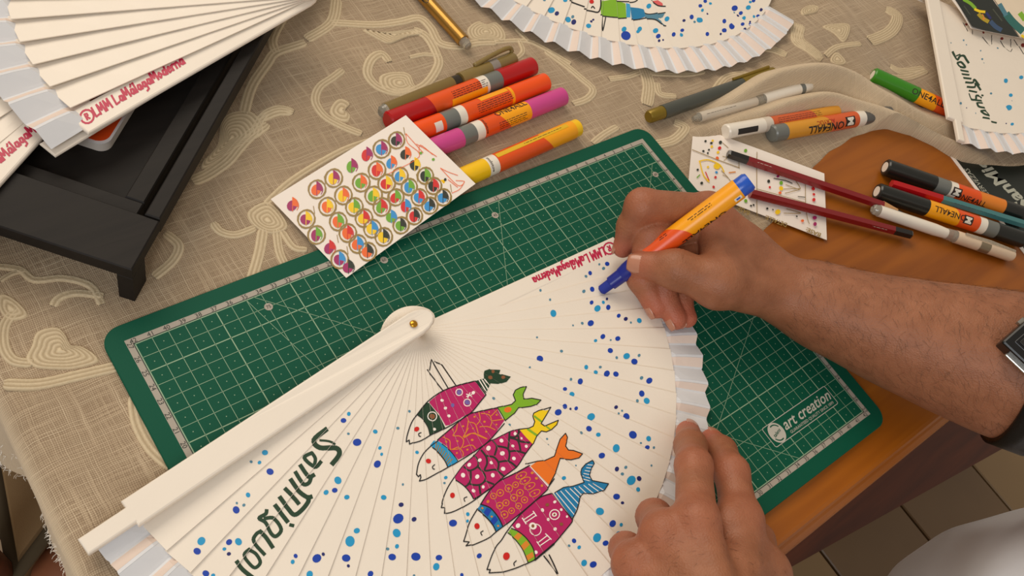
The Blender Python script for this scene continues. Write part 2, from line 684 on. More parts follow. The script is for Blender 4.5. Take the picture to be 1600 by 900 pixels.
def hcloth(x, y):
    x = np.asarray(x, float)
    y = np.asarray(y, float)
    w = 0
    for a, f, p, s in _WV:
        w = w + s * np.sin((x * math.cos(a) + y * math.sin(a)) * f + p + 1.3 * np.sin(x * 21 + y * 17 + p))
    w = w / 6.0
    dm = np.maximum(np.maximum(-.015 - x, x - .435), np.maximum(-.285 - y, y - .015))
    mask = ss(0.0, .05, dm)
    gx, gy = x - .0115, y - .029
    tg_, tf0 = gx * .735 + gy * .678, -gx * .678 + gy * .735
    mask = mask * ss(.0, .02, np.maximum(np.maximum(-tg_, tg_ - .44), np.maximum(-tf0, tf0 - .13)))
    mask = mask * (.12 + .88 * ss(.075, .11, np.hypot(x - .495, y + .073))) * (.25 + .75 * ss(.22, .26, np.hypot(x - .584, y - .264)))
    far = 1 + 1.3 * ss(.45, .75, x)
    h = -.0036 + .0030 * mask * far * (w + 0.35) * 0.9
    h = np.maximum(h, -.0040)
    return h + np.maximum(ridge_h(x, y, RG1, .0085, .016), ridge_h(x, y, RG2, .0075, .012))


_EB = np.array([(-0.2, -.30), (-.07, -.28), (.1, -.24), (.40, -.125), (.455, -.114), (.50, -.104), (.537, -.091), (.57, -.079), (.60, -.0735), (.635, -.0705),
                (.665, -.072), (.685, -.0775), (.705, -.093), (.721, -.115), (.727, -.129), (.735, -.14), (.76, -.155), (.80, -.172), (.9, -.2), (1.3, -.25)])
NX, NY = 400, 250
xs = np.concatenate([np.linspace(-.145, -.05, 60), np.linspace(-.05, 1.24, NX - 60 + 1)[1:]])
verts = np.zeros((NX, NY, 3))
uvs = np.zeros((NX, NY, 2))
t = np.linspace(0, 1, NY - 1) ** 1.15
for i, x in enumerate(xs):
    yb = np.interp(x, _EB[:, 0], _EB[:, 1]) + .0005 * math.sin(x * 150)
    ys = np.concatenate([[yb - .0012], yb + (0.6 - yb) * t])
    X = np.full(NY, max(x, -.066))
    z = hcloth(np.full(NY, max(x, -.05)), ys)
    z[0] = -.0041
    a = max(0.0, -.066 - x)             # arc length past the table edge
    if x < -.05:
        z = z * 1.0
    r = .0125
    if a > 0:
        ang = min(a / r, math.pi / 2)
        dx = r * math.sin(ang)
        dz = -r * (1 - math.cos(ang))
        rest = max(0.0, a - r * math.pi / 2)
        wav = rest * (.10 * np.sin(ys * 62 + 1) + .06 * np.sin(ys * 117 + 2))
        X = X - dx - wav
        z = z + dz - rest
    verts[i, :, 0], verts[i, :, 1], verts[i, :, 2] = X, ys, z + TZ
    uvs[i, :, 0], uvs[i, :, 1] = x, ys
idx = np.arange(NX * NY).reshape(NX, NY)
F = np.stack([idx[:-1, :-1], idx[1:, :-1], idx[1:, 1:], idx[:-1, 1:]], -1).reshape(-1, 4)
LIN = linen_mat('natural_linen', (148, 126, 101), (190, 168, 139), (222, 204, 174))
cloth = obj('tablecloth', verts.reshape(-1, 3), F, LIN, None, True)
tag(cloth, 'sheer natural linen tablecloth with cream cord embroidery, crumpled over the table', 'tablecloth')
_lx, _ly = verts[:, :, 0].ravel(), verts[:, :, 1].ravel()
_lay = np.clip(np.maximum(ridge_h(_lx, _ly, RG1, .020, .016), ridge_h(_lx, _ly, RG2, .026, .016)) / .016, 0, 1) * .62
_lay = np.maximum(_lay, .75 * ss(.047, .056, -_lx + 0 * _ly - .0235))
_la = cloth.data.attributes.new('layers', 'FLOAT', 'POINT')
_la.data.foreach_set('value', _lay.astype(np.float32))
uvl = cloth.data.uv_layers.new(name='UVMap')
li = np.zeros(len(cloth.data.loops), dtype=np.int32)
cloth.data.loops.foreach_get('vertex_index', li)
uvl.data.foreach_set('uv', uvs.reshape(-1, 2)[li].ravel())
# frayed hem along the hanging edge
fr = MB()
for k in range(900):
    j = random.randrange(2, NY - 120)
    i0 = random.choice((0, 0, 0, 1, 2, 12, 20))
    p = verts[i0, j] + np.array([0, random.uniform(-.001, .001), 0])
    q = p + np.array([random.uniform(-.0035, .001), random.uniform(-.003, .003), random.uniform(-.006, .002)])
    fr.tube([p, (p + q) / 2 + np.array([-.0006, 0, .0004]), q], [.00022, .0002, .0001], 3)
tag(fr.build('frayed_hem', mat('white_thread', (238, 230, 218), 0.9), cloth), kind='stuff')

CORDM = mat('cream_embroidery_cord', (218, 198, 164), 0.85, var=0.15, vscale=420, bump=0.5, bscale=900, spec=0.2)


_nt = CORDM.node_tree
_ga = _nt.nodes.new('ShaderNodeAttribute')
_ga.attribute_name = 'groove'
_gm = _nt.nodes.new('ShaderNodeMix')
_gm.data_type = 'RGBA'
_gm.inputs['B'].default_value = (*s2l((166, 144, 112)), 1)  # shade between the cords painted into the colour
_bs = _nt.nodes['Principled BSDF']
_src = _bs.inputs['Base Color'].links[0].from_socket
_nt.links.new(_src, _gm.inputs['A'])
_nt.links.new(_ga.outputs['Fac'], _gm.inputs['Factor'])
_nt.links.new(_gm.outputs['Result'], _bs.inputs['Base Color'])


def groove_shade(o, val):
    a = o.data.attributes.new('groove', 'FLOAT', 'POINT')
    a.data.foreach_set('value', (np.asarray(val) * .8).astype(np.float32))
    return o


def cz(x, y):
    return hcloth(np.array(x), np.array(y)) + TZ


def cord(pts, w):
    """band of parallel cords following a px path, w = width in px"""
    q = catmull([P(u, v, -.003)[:2] for u, v in pts], 7)
    q = np.array(q)
    um, vm = pts[len(pts) // 2]
    wm = np.linalg.norm(P(um + 1, vm, -.003) - P(um, vm, -.003)) * w
    nC = max(2, int(round(wm / .0026)))
    d = np.gradient(q, axis=0)
    d /= np.linalg.norm(d, axis=1)[:, None] + 1e-9
    n = np.stack([-d[:, 1], d[:, 0]], 1)
    L = np.concatenate([[0], np.cumsum(np.linalg.norm(np.diff(q, axis=0), axis=1))])
    taper = np.clip(np.minimum(L, L[-1] - L) / (wm * .45) + .45, 0, 1) ** .5
    m = 2 * nC + 1
    vs = np.zeros((len(q), m, 3))
    for k in range(m):
        s = (k / (m - 1) - .5) * wm
        pp = q + n * (s * taper)[:, None]
        vs[:, k, :2] = pp
        lift = .0012 if k % 2 else .0003
        if k in (0, m - 1):
            lift = -.0005
        vs[:, k, 2] = cz(pp[:, 0], pp[:, 1]) + lift
    ii = np.arange(len(q) * m).reshape(len(q), m)
    f = np.stack([ii[:-1, :-1], ii[1:, :-1], ii[1:, 1:], ii[:-1, 1:]], -1).reshape(-1, 4)
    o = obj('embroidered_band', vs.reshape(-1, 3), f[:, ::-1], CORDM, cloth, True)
    return groove_shade(o, np.tile([0.0 if k % 2 else 1.0 for k in range(m)], len(q)))


def medallion(pts):
    q = np.array(catmull([P(u, v, -.003)[:2] for u, v in pts], 5, True))
    c = q.mean(0)
    R = np.linalg.norm(q - c, axis=1).mean()
    nR = max(3, int(R / .0025))
    vs, fs = [], []
    n = len(q)
    for k in range(nR * 2):
        s = 1 - k / (nR * 2)
        pp = c + (q - c) * s
        z = cz(pp[:, 0], pp[:, 1]) + (.0013 if k % 2 else .0004)
        if k == 0:
            z -= .0008
        vs.append(np.c_[pp, z])
        if k:
            for i in range(n):
                j = (i + 1) % n
                fs.append(((k - 1) * n + i, (k - 1) * n + j, k * n + j, k * n + i))
    vs.append(np.array([[c[0], c[1], float(cz(c[0], c[1])) + .0015]]))
    k = nR * 2 - 1
    for i in range(n):
        fs.append((k * n + i, k * n + (i + 1) % n, nR * 2 * n))
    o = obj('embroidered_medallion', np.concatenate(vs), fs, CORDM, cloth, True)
    return groove_shade(o, np.concatenate([np.repeat([0.0 if k % 2 else 1.0 for k in range(nR * 2)], n), [0.0]]))


def X(ox, oy, s, l):
    return [(ox + a / s, oy + b_ / s) for a, b_ in l]


A_ = lambda l: X(0, 450, 3.3333, l)
B_ = lambda l: X(0, 200, 3.3333, l)
C_ = lambda l: X(0, 0, 3.3333, l)
D_ = lambda l: X(400, 0, 3.3333, l)
G_ = lambda l: X(720, 0, 2.857, l)
H_ = lambda l: X(1120, 0, 3.3333, l)
medallion(A_([(160, 300), (190, 225), (290, 200), (340, 240), (370, 295), (430, 305), (490, 340), (515, 385), (400, 420), (300, 425), (180, 415), (130, 370)]))
cord(A_([(20, 500), (200, 500), (400, 455), (620, 405)]), 24)
cord(A_([(90, 110), (25, 190), (20, 300), (70, 375), (170, 390)]), 21)
medallion(A_([(0, 30), (80, 60), (150, 140), (90, 170), (30, 160), (-10, 100)]))
cord(A_([(275, 95), (310, 50), (400, 25), (540, 40)]), 18)
cord(A_([(700, 560), (720, 700), (790, 830), (900, 930)]), 26)
medallion(B_([(1290, 430), (1400, 385), (1500, 500), (1470, 545), (1390, 550), (1310, 500)]))
cord(B_([(1370, 530), (1350, 650), (1310, 790)]), 20)
cord(B_([(1440, 530), (1455, 640), (1490, 720)]), 16)
cord(B_([(1330, 520), (1230, 555), (1150, 540), (1110, 495)]), 17)
cord(B_([(1470, 540), (1530, 620), (1600, 632)]), 14)
cord(B_([(1380, 400), (1500, 290), (1640, 195), (1800, 110), (1950, 60)]), 14)
cord(B_([(1390, -20), (1300, 40), (1240, 100), (1180, 170), (1080, 240), (1000, 275)]), 24)
cord(B_([(860, 545), (930, 610), (900, 690), (800, 775)]), 19)
cord(B_([(-20, 720), (100, 735), (180, 790), (330, 780), (470, 820), (530, 920)]), 17)
cord(B_([(0, 800), (60, 760), (130, 740)]), 12)
medallion(C_([(1150, 640), (1200, 585), (1300, 575), (1360, 630), (1370, 700), (1250, 760), (1150, 830), (1060, 880), (1050, 850), (1130, 760)]))
cord(C_([(1340, 630), (1440, 590), (1520, 590)]), 18)
cord(C_([(1270, 590), (1310, 450), (1390, 330), (1440, 270), (1590, 220)]), 19)
cord(C_([(1440, 275), (1420, 200), (1480, 80), (1520, 0)]), 17)
cord(D_([(260, 205), (390, 125), (420, 0)]), 20)
cord(D_([(390, 125), (600, 130), (750, 110), (850, 95), (910, 145), (960, 225), (1060, 245), (1150, 225), (1250, 220)]), 16)
medallion(D_([(550, 160), (640, 168), (760, 158), (860, 150), (870, 175), (790, 190), (700, 225), (640, 210)]))
cord(D_([(695, 320), (655, 280), (600, 315), (580, 390), (640, 455), (760, 485), (880, 440), (950, 340), (940, 275), (890, 190), (820, 150)]), 17)
medallion(D_([(640, 400), (720, 370), (800, 380), (830, 440), (850, 470), (760, 500), (660, 470)]))
cord(D_([(800, 295), (880, 280), (960, 290)]), 9)
cord(D_([(450, 372), (400, 410), (330, 460), (308, 530), (350, 600), (430, 650), (550, 700)]), 16)
medallion(D_([(380, 590), (400, 540), (440, 515), (490, 540), (465, 580), (492, 605), (480, 640), (420, 630)]))
cord(D_([(-10, 690), (40, 605), (120, 572), (195, 590)]), 16)
medallion(D_([(1100, 150), (1150, 112), (1200, 128), (1255, 118), (1300, 170), (1295, 215), (1230, 212), (1140, 215), (1105, 195)]))
cord(D_([(1355, 150), (1400, 195), (1420, 215)]), 9)
cord(D_([(1240, 220), (1400, 212), (1500, 250), (1640, 330)]), 10)
cord(D_([(1370, 210), (1390, 270), (1335, 320)]), 9)
cord(G_([(380, 225), (470, 290), (540, 350), (590, 400), (565, 440), (500, 465)]), 13)
cord(G_([(660, 355), (740, 342), (810, 315)]), 11)
cord(G_([(815, 300), (840, 380), (830, 470)]), 20)
cord(G_([(875, 370), (890, 420), (960, 432)]), 12)
cord(G_([(870, 645), (955, 622), (995, 575), (950, 548)]), 16)
cord(G_([(840, 325), (1000, 332), (1085, 318)]), 11)
cord(G_([(1500, 110), (1505, 190), (1600, 265)]), 18)
cord(G_([(590, 640), (640, 600), (700, 565)]), 13)
cord(G_([(1130, 410), (1180, 350), (1250, 335), (1280, 350)]), 12)
cord(G_([(1290, 200), (1390, 220), (1450, 250)]), 14)
medallion(H_([(440, 50), (480, 25), (530, 35), (520, 65), (470, 80), (440, 80)]))
cord(H_([(430, 140), (410, 220), (470, 270), (540, 320)]), 16)
medallion(H_([(540, 150), (600, 135), (680, 140), (680, 190), (650, 235), (600, 190)]))
cord(H_([(870, 60), (930, 100), (900, 170), (790, 220)]), 16)
cord(H_([(560, 300), (620, 255), (740, 240)]), 9)
medallion(H_([(590, 300), (620, 280), (670, 330), (640, 345), (590, 330)]))
cord(H_([(900, 345), (960, 370), (1080, 360)]), 12)
cord(H_([(900, 410), (1000, 400), (1090, 370)]), 10)
# ------------------------------------------------------------------ cutting mat (surface z = TZ, grid 42 x 27 cm)
GREEN = mat('mat_green', (0, 80, 58), 0.6, var=0.05, vscale=30, bump=0.12, bscale=2500, spec=0.22)
cmat = empty('cutting_mat', (.21, -.135, TZ - .003), 'green self-healing cutting mat with a printed centimetre grid under the painted fan', 'cutting mat')


def rrect(x0, x1, y0, y1, r, n=8):
    out = []
    for cx, cy, a0 in ((x1 - r, y1 - r, 0), (x0 + r, y1 - r, 90), (x0 + r, y0 + r, 180), (x1 - r, y0 + r, 270)):
        for k in range(n + 1):
            a = math.radians(a0 + 90 * k / n)
            out.append((cx + r * math.cos(a), cy + r * math.sin(a)))
    return out


b = MB()
o0 = rrect(-.0155, .4355, -.2855, .0155, .012)
o1 = rrect(-.0150, .4350, -.2850, .0150, .0115)
n = len(o0)
vs = [(x, y, TZ - .003) for x, y in o0] + [(x, y, TZ - .0005) for x, y in o0] + [(x, y, TZ) for x, y in o1]
fs = [tuple(range(n - 1, -1, -1)), tuple(2 * n + i for i in range(n))]
for k in (0, 1):
    for i in range(n):
        j = (i + 1) % n
        fs.append((k * n + i, k * n + j, (k + 1) * n + j, (k + 1) * n + i))
b.add(vs, fs)
b.build('mat_body', GREEN, cmat)
LINE = mat('printed_pale_green', (146, 172, 140), 0.6)
RUL = mat('printed_ruler_grey', (168, 158, 144), 0.6)
INK = mat('printed_dark_ink', (46, 50, 44), 0.6)


def quad(b, x0, x1, y0, y1, z, mi=0):
    b.add([(x0, y0, z), (x1, y0, z), (x1, y1, z), (x0, y1, z)], [(0, 1, 2, 3)], mi)


def seg(b, p, q, w, z, mi=0):
    p, q = np.array(p, float), np.array(q, float)
    d = q - p
    d /= np.linalg.norm(d)
    nn = np.array([-d[1], d[0]]) * w / 2
    b.add([(*(p - nn), z), (*(q - nn), z), (*(q + nn), z), (*(p + nn), z)], [(0, 1, 2, 3)], mi)


g = MB()
z = TZ + .00008
for i in range(43):
    w = .00065 if i % 5 == 0 or i == 42 else .00032
    quad(g, i * .01 - w / 2, i * .01 + w / 2, -.27, 0, z)
for j in range(28):
    w = .00065 if (27 - j) % 5 == 0 or j in (0, 27) else .00032
    quad(g, 0, .42, -j * .01 - w / 2, -j * .01 + w / 2, z)
for i in range(42):
    for j in range(27):
        x, y = i * .01 + .005, -j * .01 - .005
        quad(g, x - .00028, x + .00028, y - .00028, y + .00028, z)
# angle lines
for (a, c) in (((.07, 0), (.142, -.27)), ((.27, 0), (.115, -.27)), ((.075, 0), (.345, -.27)), ((.155, -.0), (.155, -.0001)),
               ((.415, -.02), (.165, -.27)), ((.15, -.02), (.15, -.27)), ((.42, -.155), (.30, -.225))):
    seg(g, a, c, .0003, z)
g.build('printed_grid', LINE, cmat)
rb = MB()
for x0, x1, y0, y1 in ((-.0045, .4245, .0008, .0045), (-.0045, .4245, -.2745, -.2708), (-.0045, -.0008, -.2708, .0008), (.4208, .4245, -.2708, .0008)):
    quad(rb, x0, x1, y0, y1, z)
for cx, cy in ((.08, -.01), (.26, -.01), (.165, -.01), (.41, -.03), (.41, -.19)):
    ring = [(cx + .0027 * math.cos(k * math.pi / 8), cy + .0027 * math.sin(k * math.pi / 8), z + .00006) for k in range(16)]
    rb.add(ring, [tuple(range(16))])
rb.build('printed_ruler', RUL, cmat)
dk = MB()
for x0, x1, y0, y1 in ((-.0009, .4209, .0004, .0009), (-.0009, .4209, -.2709, -.2704), (-.0009, -.0004, -.2709, .0009), (.4204, .4209, -.2709, .0009)):
    quad(dk, x0, x1, y0, y1, z + .00004)


def put_text(b, s, x, y, size, ang, zz, mi=0, bold=0.0, center=True, shear=0.0):
    v, f = text_mesh(s, bold, shear)
    if not len(v):
        return
    v = v * size
    if center:
        v = v - (v.min(0) + v.max(0)) / 2
    ca, sa = math.cos(ang), math.sin(ang)
    b.add([(x + p[0] * ca - p[1] * sa, y + p[0] * sa + p[1] * ca, zz) for p in v], f, mi)


zt = TZ + .00018
for k in range(1, 43):
    put_text(dk, str(k), .42 - k * .01, .0026, .0042, 0, zt)
    put_text(dk, str(k), k * .01 - .0003, -.2727, .0042, 0, zt)
for k in range(1, 28):
    put_text(dk, str(k), -.0027, -.27 + k * .01, .0042, -math.pi / 2, zt)
    put_text(dk, str(k), .4227, -k * .01, .0042, -math.pi / 2, zt)
for (s, x, y) in (('75', .08, -.01), ('45', .26, -.01), ('60', .165, -.01), ('60', .41, -.03)):
    put_text(dk, s, x, y, .0032, 0, zt + .0001)
dk.build('printed_numbers', INK, cmat)
# maker's label in the corner
lb = MB()
lx0, lx1, ly0, ly1 = .334, .4065, -.2555, -.2395
lb.prism(rrect(lx0, lx1, ly0, ly1, .0018), TZ + .0001, TZ + .00012, 1)
ro, ri = rrect(lx0, lx1, ly0, ly1, .0018), rrect(lx0 + .0005, lx1 - .0005, ly0 + .0005, ly1 - .0005, .0013)
nn = len(ro)
lb.add([(x, y, TZ + .0002) for x, y in ro] + [(x, y, TZ + .0002) for x, y in ri],
       [(i, (i + 1) % nn, nn + (i + 1) % nn, nn + i) for i in range(nn)], 0)
cx, cy = .343, -.2475
lb.add([(cx + .0068 * math.cos(k * math.pi / 14), cy + .0076 * math.sin(k * math.pi / 14), TZ + .00025) for k in range(28)], [tuple(range(28))], 0)
for a0 in (0.5, 3.64):
    arc = [(cx + .0052 * math.cos(a0 + t * .18), cy + .0058 * math.sin(a0 + t * .18)) for t in range(9)]
    for p, q in zip(arc[:-1], arc[1:]):
        seg(lb, p, q, .0009, TZ + .0003, 1)
put_text(lb, 'talens', cx, cy, .0036, .25, TZ + .00032, 1, .02, shear=.3)
put_text(lb, 'art creation', .378, -.2463, .0112, 0, TZ + .00025, 0, .012, shear=.35)
put_text(lb, 'GUARANTEED QUALITY SINCE 1899', .378, -.2528, .0031, 0, TZ + .00025, 0)
lb.build('printed_label', [mat('printed_label_grey', (186, 182, 168), .6), GREEN], cmat)

# ------------------------------------------------------------------ folding fans
CREAM = mat('cream_painted_wood', (238, 226, 210), 0.42, var=0.025, vscale=40, bump=0.06, bscale=700)
SATIN = mat('white_satin', (216, 216, 218), 0.45, var=0.03, vscale=80, sheen=0.3)
SATIN2 = mat('white_satin_pink_sheen', (226, 206, 192), 0.6, var=0.03, vscale=80)  # same satin; pinkish sheen of the falling pleat facets put into the colour
BRASS = mat('brass', (206, 150, 50), 0.25, 0.9)


class Fan:
    def __init__(self, name, label, px, py, edges, R, Rf, zp0, zp1, zend, step, group=None, t=.0008, d=.0055, cat='fan', tilt=.0014):
        """edges: angles (deg) of the visible rib edges, from the bottom rib to the top one"""
        self.px, self.py, self.R, self.Rf, self.t, self.d, self.step = px, py, R, Rf, t, d, math.radians(step)
        self.edges = edges
        self.n = len(edges)
        self.zp = [zp0 + (zp1 - zp0) * k / max(1, self.n - 1) for k in range(self.n)]
        self.zend, self.tilt = zend, tilt / (R * self.step)
        self.root = empty(name, (px, py, TZ + min(zp0, zend) - .002), label, cat, group)
        self.phi = [math.radians(e) - math.asin(d / R) for e in edges]

    def zrib(self, k, r, s):
        q = np.clip(r / self.R, 0, 1.2)
        return self.zp[k] * (1 - q) + (self.zend + self.tilt * (s - self.d)) * q + TZ

    def loc(self, k, x, y):
        a = self.phi[k]
        dx, dy = x - self.px, y - self.py
        return dx * math.cos(a) + dy * math.sin(a), -dx * math.sin(a) + dy * math.cos(a)

    def wor(self, k, r, s):
        a = self.phi[k]
        return self.px + r * math.cos(a) - s * math.sin(a), self.py + r * math.sin(a) + s * math.cos(a)

    def ribs(self):
        wE = self.R * self.step * 1.38
        st = [-.0178, -.0172, -.0155, -.0120, -.0060, 0, .02, .05, .08, .11, .14, .17, self.R]
        for k in range(self.n):
            top, bot = [], []
            for r in st:
                if r < 0:
                    h = .0072 * math.sqrt(max(0.02, 1 - ((r + .0108) / .0072) ** 2)) if r < -.0108 else (.0072 if r < -.006 else self.d + .0012)
                    sl, sr = h, -h
                else:
                    sl = self.d
                    sr = -self.d + (-(wE - self.d) + self.d) * (r / self.R)
                for s in (sl, sr):
                    x, y = self.wor(k, r, s)
                    z = self.zrib(k, max(r, 0), s)
                    top.append((x, y, z))
                    bot.append((x, y, z - self.t))
            m = len(st)
            N = 2 * m
            fs = []
            for i in range(m - 1):
                a, c, e, f = 2 * i, 2 * i + 1, 2 * i + 3, 2 * i + 2
                fs.append((a, c, e, f))
                fs.append((N + a, N + f, N + e, N + c))
                fs.append((a, f, N + f, N + a))
                fs.append((c, N + c, N + e, e))
            fs.append((0, N, N + 1, 1))
            fs.append((N - 2, N - 1, 2 * N - 1, 2 * N - 2))
            obj('rib', top + bot, fs, CREAM, self.root)

    def leaf(self, lo, hi, amp=.0042, zb=None, r0=None):
        """pleated satin between angles lo (bottom) and hi (top, more negative)"""
        zb = self.zend - .0022 if zb is None else zb
        r0 = self.R - .014 if r0 is None else r0
        n = max(1, int(round(abs(hi - lo) / math.degrees(self.step))))
        cols = []
        rs = random.Random(int(abs(lo * 100)))
        for i in range(n):
            a0 = lo + (hi - lo) * i / n
            da = (hi - lo) / n
            j = rs.uniform(-.05, .05)
            for fr_, h in ((0, 0.0), (.10, .18), (.56 + j, 1.0), (.66 + j, .92), (.92, .12)):
                cols.append((a0 + da * fr_, h, rs.uniform(-.0005, .0005)))
        cols.append((hi, 0, 0))
        rad = [r0, self.R - .003, self.R + .003, (self.R + self.Rf) / 2, self.Rf]
        am = [0, .15, .75, .95, 1.0]
        vs, fs, fm = [], [], []
        m = len(rad)
        # each facet gets its own vertices so that pleats stay crisp
        for (a0, h0, e0), (a1, h1, e1) in zip(cols[:-1], cols[1:]):
            base = len(vs)
            for a, h, e in ((a0, h0, e0), (a1, h1, e1)):
                for q, w in zip(rad, am):
                    rr = q + (e - .0007 * (1 - h)) * (q - r0) / (self.Rf - r0)
                    vs.append((self.px + rr * math.cos(math.radians(a)), self.py + rr * math.sin(math.radians(a)), TZ + zb + amp * h * w))
            for i in range(m - 1):
                fs.append((base + i, base + i + 1, base + m + i + 1, base + m + i))
                fm.append(1 if h1 < h0 - .2 else 0)
        o = obj('pleated_leaf', vs, fs, [SATIN, SATIN2], self.root, False, fm)
        md = o.modifiers.new('cloth', 'SOLIDIFY')
        md.thickness = .0003
        return o

    def bar(self, name, ang, s0, s1, r1, z0, z1, th, tip=None, material=None):
        """guard stick: axis angle, half widths, from the rounded head to r1"""
        a = math.radians(ang)
        ax, nx = (math.cos(a), math.sin(a)), (-math.sin(a), math.cos(a))
        out = []
        rh = .0145
        for k in range(9):
            u = math.radians(90 + 180 * k / 8)
            out.append((-.002 + rh * math.cos(u) * .95, (s1 - s0) / 2 * math.sin(u) + (s0 + s1) / 2))
        L = [p for p in out]
        L = [(r, s) for r, s in L]
        body = L + [(.02, s0), (.06, s0), (.12, s0)]
        if tip:
            body += [(tip[0], s0), (tip[0], tip[1]), (r1, tip[1]), (r1, tip[2]), (tip[0], tip[2] if tip[2] < s1 else s1), (tip[0], s1)]
        else:
            body += [(r1, s0), (r1, s1)]
        body += [(.12, s1), (.06, s1), (.02, s1)]
        n = len(body)
        c = np.array(body)
        bev = .0011

        def ring(inset, dz):
            pts = []
            for i in range(n):
                p, q, w = c[i - 1], c[i], c[(i + 1) % n]
                d1, d2 = q - p, w - q
                d1 = d1 / (np.linalg.norm(d1) + 1e-9)
                d2 = d2 / (np.linalg.norm(d2) + 1e-9)
                nn = np.array([-d1[1] - d2[1], d1[0] + d2[0]])
                nn = nn / (np.linalg.norm(nn) + 1e-9)
                e = q + nn * inset * self.sg
                z = z0 + (z1 - z0) * np.clip(e[0] / r1, 0, 1) + dz + TZ
                pts.append((self.px + e[0] * ax[0] + e[1] * nx[0], self.py + e[0] * ax[1] + e[1] * nx[1], z))
            return pts
        ar = sum(body[i][0] * body[(i + 1) % n][1] - body[(i + 1) % n][0] * body[i][1] for i in range(n))
        self.sg = 1 if ar > 0 else -1
        lv = [ring(0, -th), ring(0, -bev), ring(bev * .4, -bev * .35), ring(bev * 1.2, 0)]
        vs = sum(lv, [])
        fs = []
        for k in range(3):
            for i in range(n):
                j = (i + 1) % n
                q = (k * n + i, k * n + j, (k + 1) * n + j, (k + 1) * n + i)
                fs.append(q if ar > 0 else q[::-1])
        for base, flip in ((3 * n, False), (0, True)):
            pl = [(p[0], p[1]) for p in lv[3 if base else 0]]
            for t in tessellate_polygon([[Vector((p[0], p[1], 0)) for p in pl]]):
                q = [pl[i] for i in t]
                aa = (q[1][0] - q[0][0]) * (q[2][1] - q[0][1]) - (q[2][0] - q[0][0]) * (q[1][1] - q[0][1])
                t = tuple(t) if (aa > 0) != flip else tuple(reversed(t))
                fs.append(tuple(base + i for i in t))
        return obj(name, vs, fs, material or CREAM, self.root)

    def rivet(self, z):
        vs, fs = [], []
        for k in range(5):
            a = k / 4 * math.pi / 2
            for i in range(14):
                t = 2 * math.pi * i / 14
                vs.append((self.px + .0026 * math.cos(a) * math.cos(t), self.py + .0026 * math.cos(a) * math.sin(t), TZ + z + .0013 * math.sin(a)))
        for k in range(4):
            for i in range(14):
                j = (i + 1) % 14
                fs.append((k * 14 + i, k * 14 + j, k * 14 + 14 + j, k * 14 + 14 + i))
        obj('rivet', vs, fs, BRASS, self.root, True)

    # paint lying on the visible part of the ribs
    def painter(self, guard=None):
        fan = self

        def project(u, v):
            z = fan.zend
            for _ in range(6):
                q = P(u, v, z)
                r = math.hypot(q[0] - fan.px, q[1] - fan.py)
                a = math.degrees(math.atan2(q[1] - fan.py, q[0] - fan.px))
                while a > fan.edges[0] + 90:
                    a -= 360
                k = np.clip((a - fan.edges[0]) / (fan.edges[-1] - fan.edges[0] + 1e-9), 0, 1)
                zp = fan.zp[0] + (fan.zp[-1] - fan.zp[0]) * k
                z = zp + (fan.zend - zp) * min(r / fan.R, 1.0)
            return (q[0], q[1])

        def clip(poly, f):
            out = []
            n = len(poly)
            for i in range(n):
                a, c = poly[i], poly[(i + 1) % n]
                fa, fc = f(a), f(c)
                if fa >= 0:
                    out.append(a)
                if (fa >= 0) != (fc >= 0):
                    t = fa / (fa - fc)
                    out.append(a + (c - a) * t)
            return out

        def lift(t, layer):
            res = []
            t = [np.array(p, float) for p in t]
            for k in range(fan.n):
                lk = [fan.loc(k, p[0], p[1]) for p in t]
                if min(s for _, s in lk) > fan.d or max(s for _, s in lk) < -.03 or max(r for r, _ in lk) < 0:
                    continue
                q = clip(t, lambda p: fan.d - .00015 - fan.loc(k, p[0], p[1])[1])
                if len(q) < 3:
                    continue
                if k + 1 < fan.n:
                    q = clip(q, lambda p: fan.loc(k + 1, p[0], p[1])[1] - fan.d - .00005)
                    if len(q) < 3:
                        continue
                out = []
                for p in q:
                    r, s = fan.loc(k, p[0], p[1])
                    if r < 0:
                        break
                    out.append((p[0], p[1], fan.zrib(k, r, s) + .00012 + .000025 * layer))
                if len(out) == len(q):
                    res.append(out)
            return res

        return Paint(project, lift)


DB, CY, TE, NV = mat('paint_blue', (10, 62, 168), .4), mat('paint_cyan', (28, 150, 200), .4), mat('paint_teal', (84, 134, 156), .5), mat('paint_navy', (26, 34, 104), .45)
PK, RD, BK = mat('paint_magenta', (186, 24, 96), .4), mat('paint_red', (206, 26, 20), .4), mat('paint_black', (18, 16, 16), .45)
DG, LG, YE, OR = mat('paint_dark_green', (22, 58, 34), .4), mat('paint_lime', (128, 180, 34), .4), mat('paint_yellow', (246, 208, 10), .4), mat('paint_orange', (240, 118, 26), .4)
WH, BR, OC, SB = mat('paint_white', (250, 238, 228), .5), mat('paint_brown', (140, 84, 48), .45), mat('paint_ochre', (222, 134, 40), .4), mat('paint_sea_blue', (26, 124, 172), .4)
VI, HW = mat('paint_violet', (116, 96, 168), .45), mat('paint_crimson_ink', (190, 22, 68), .45)
LB = mat('paint_light_blue', (60, 160, 205), .4)
GD = mat('paint_gold', (150, 122, 62), .35)
DC = {'D': DB, 'C': CY, 'T': TE, 'N': NV}


def dots(pt, ox, oy, s, l):
    for x, y, r, c in l:
        pt.dot(ox + x / s, oy + y / s, r / s * 1.03, DC[c])


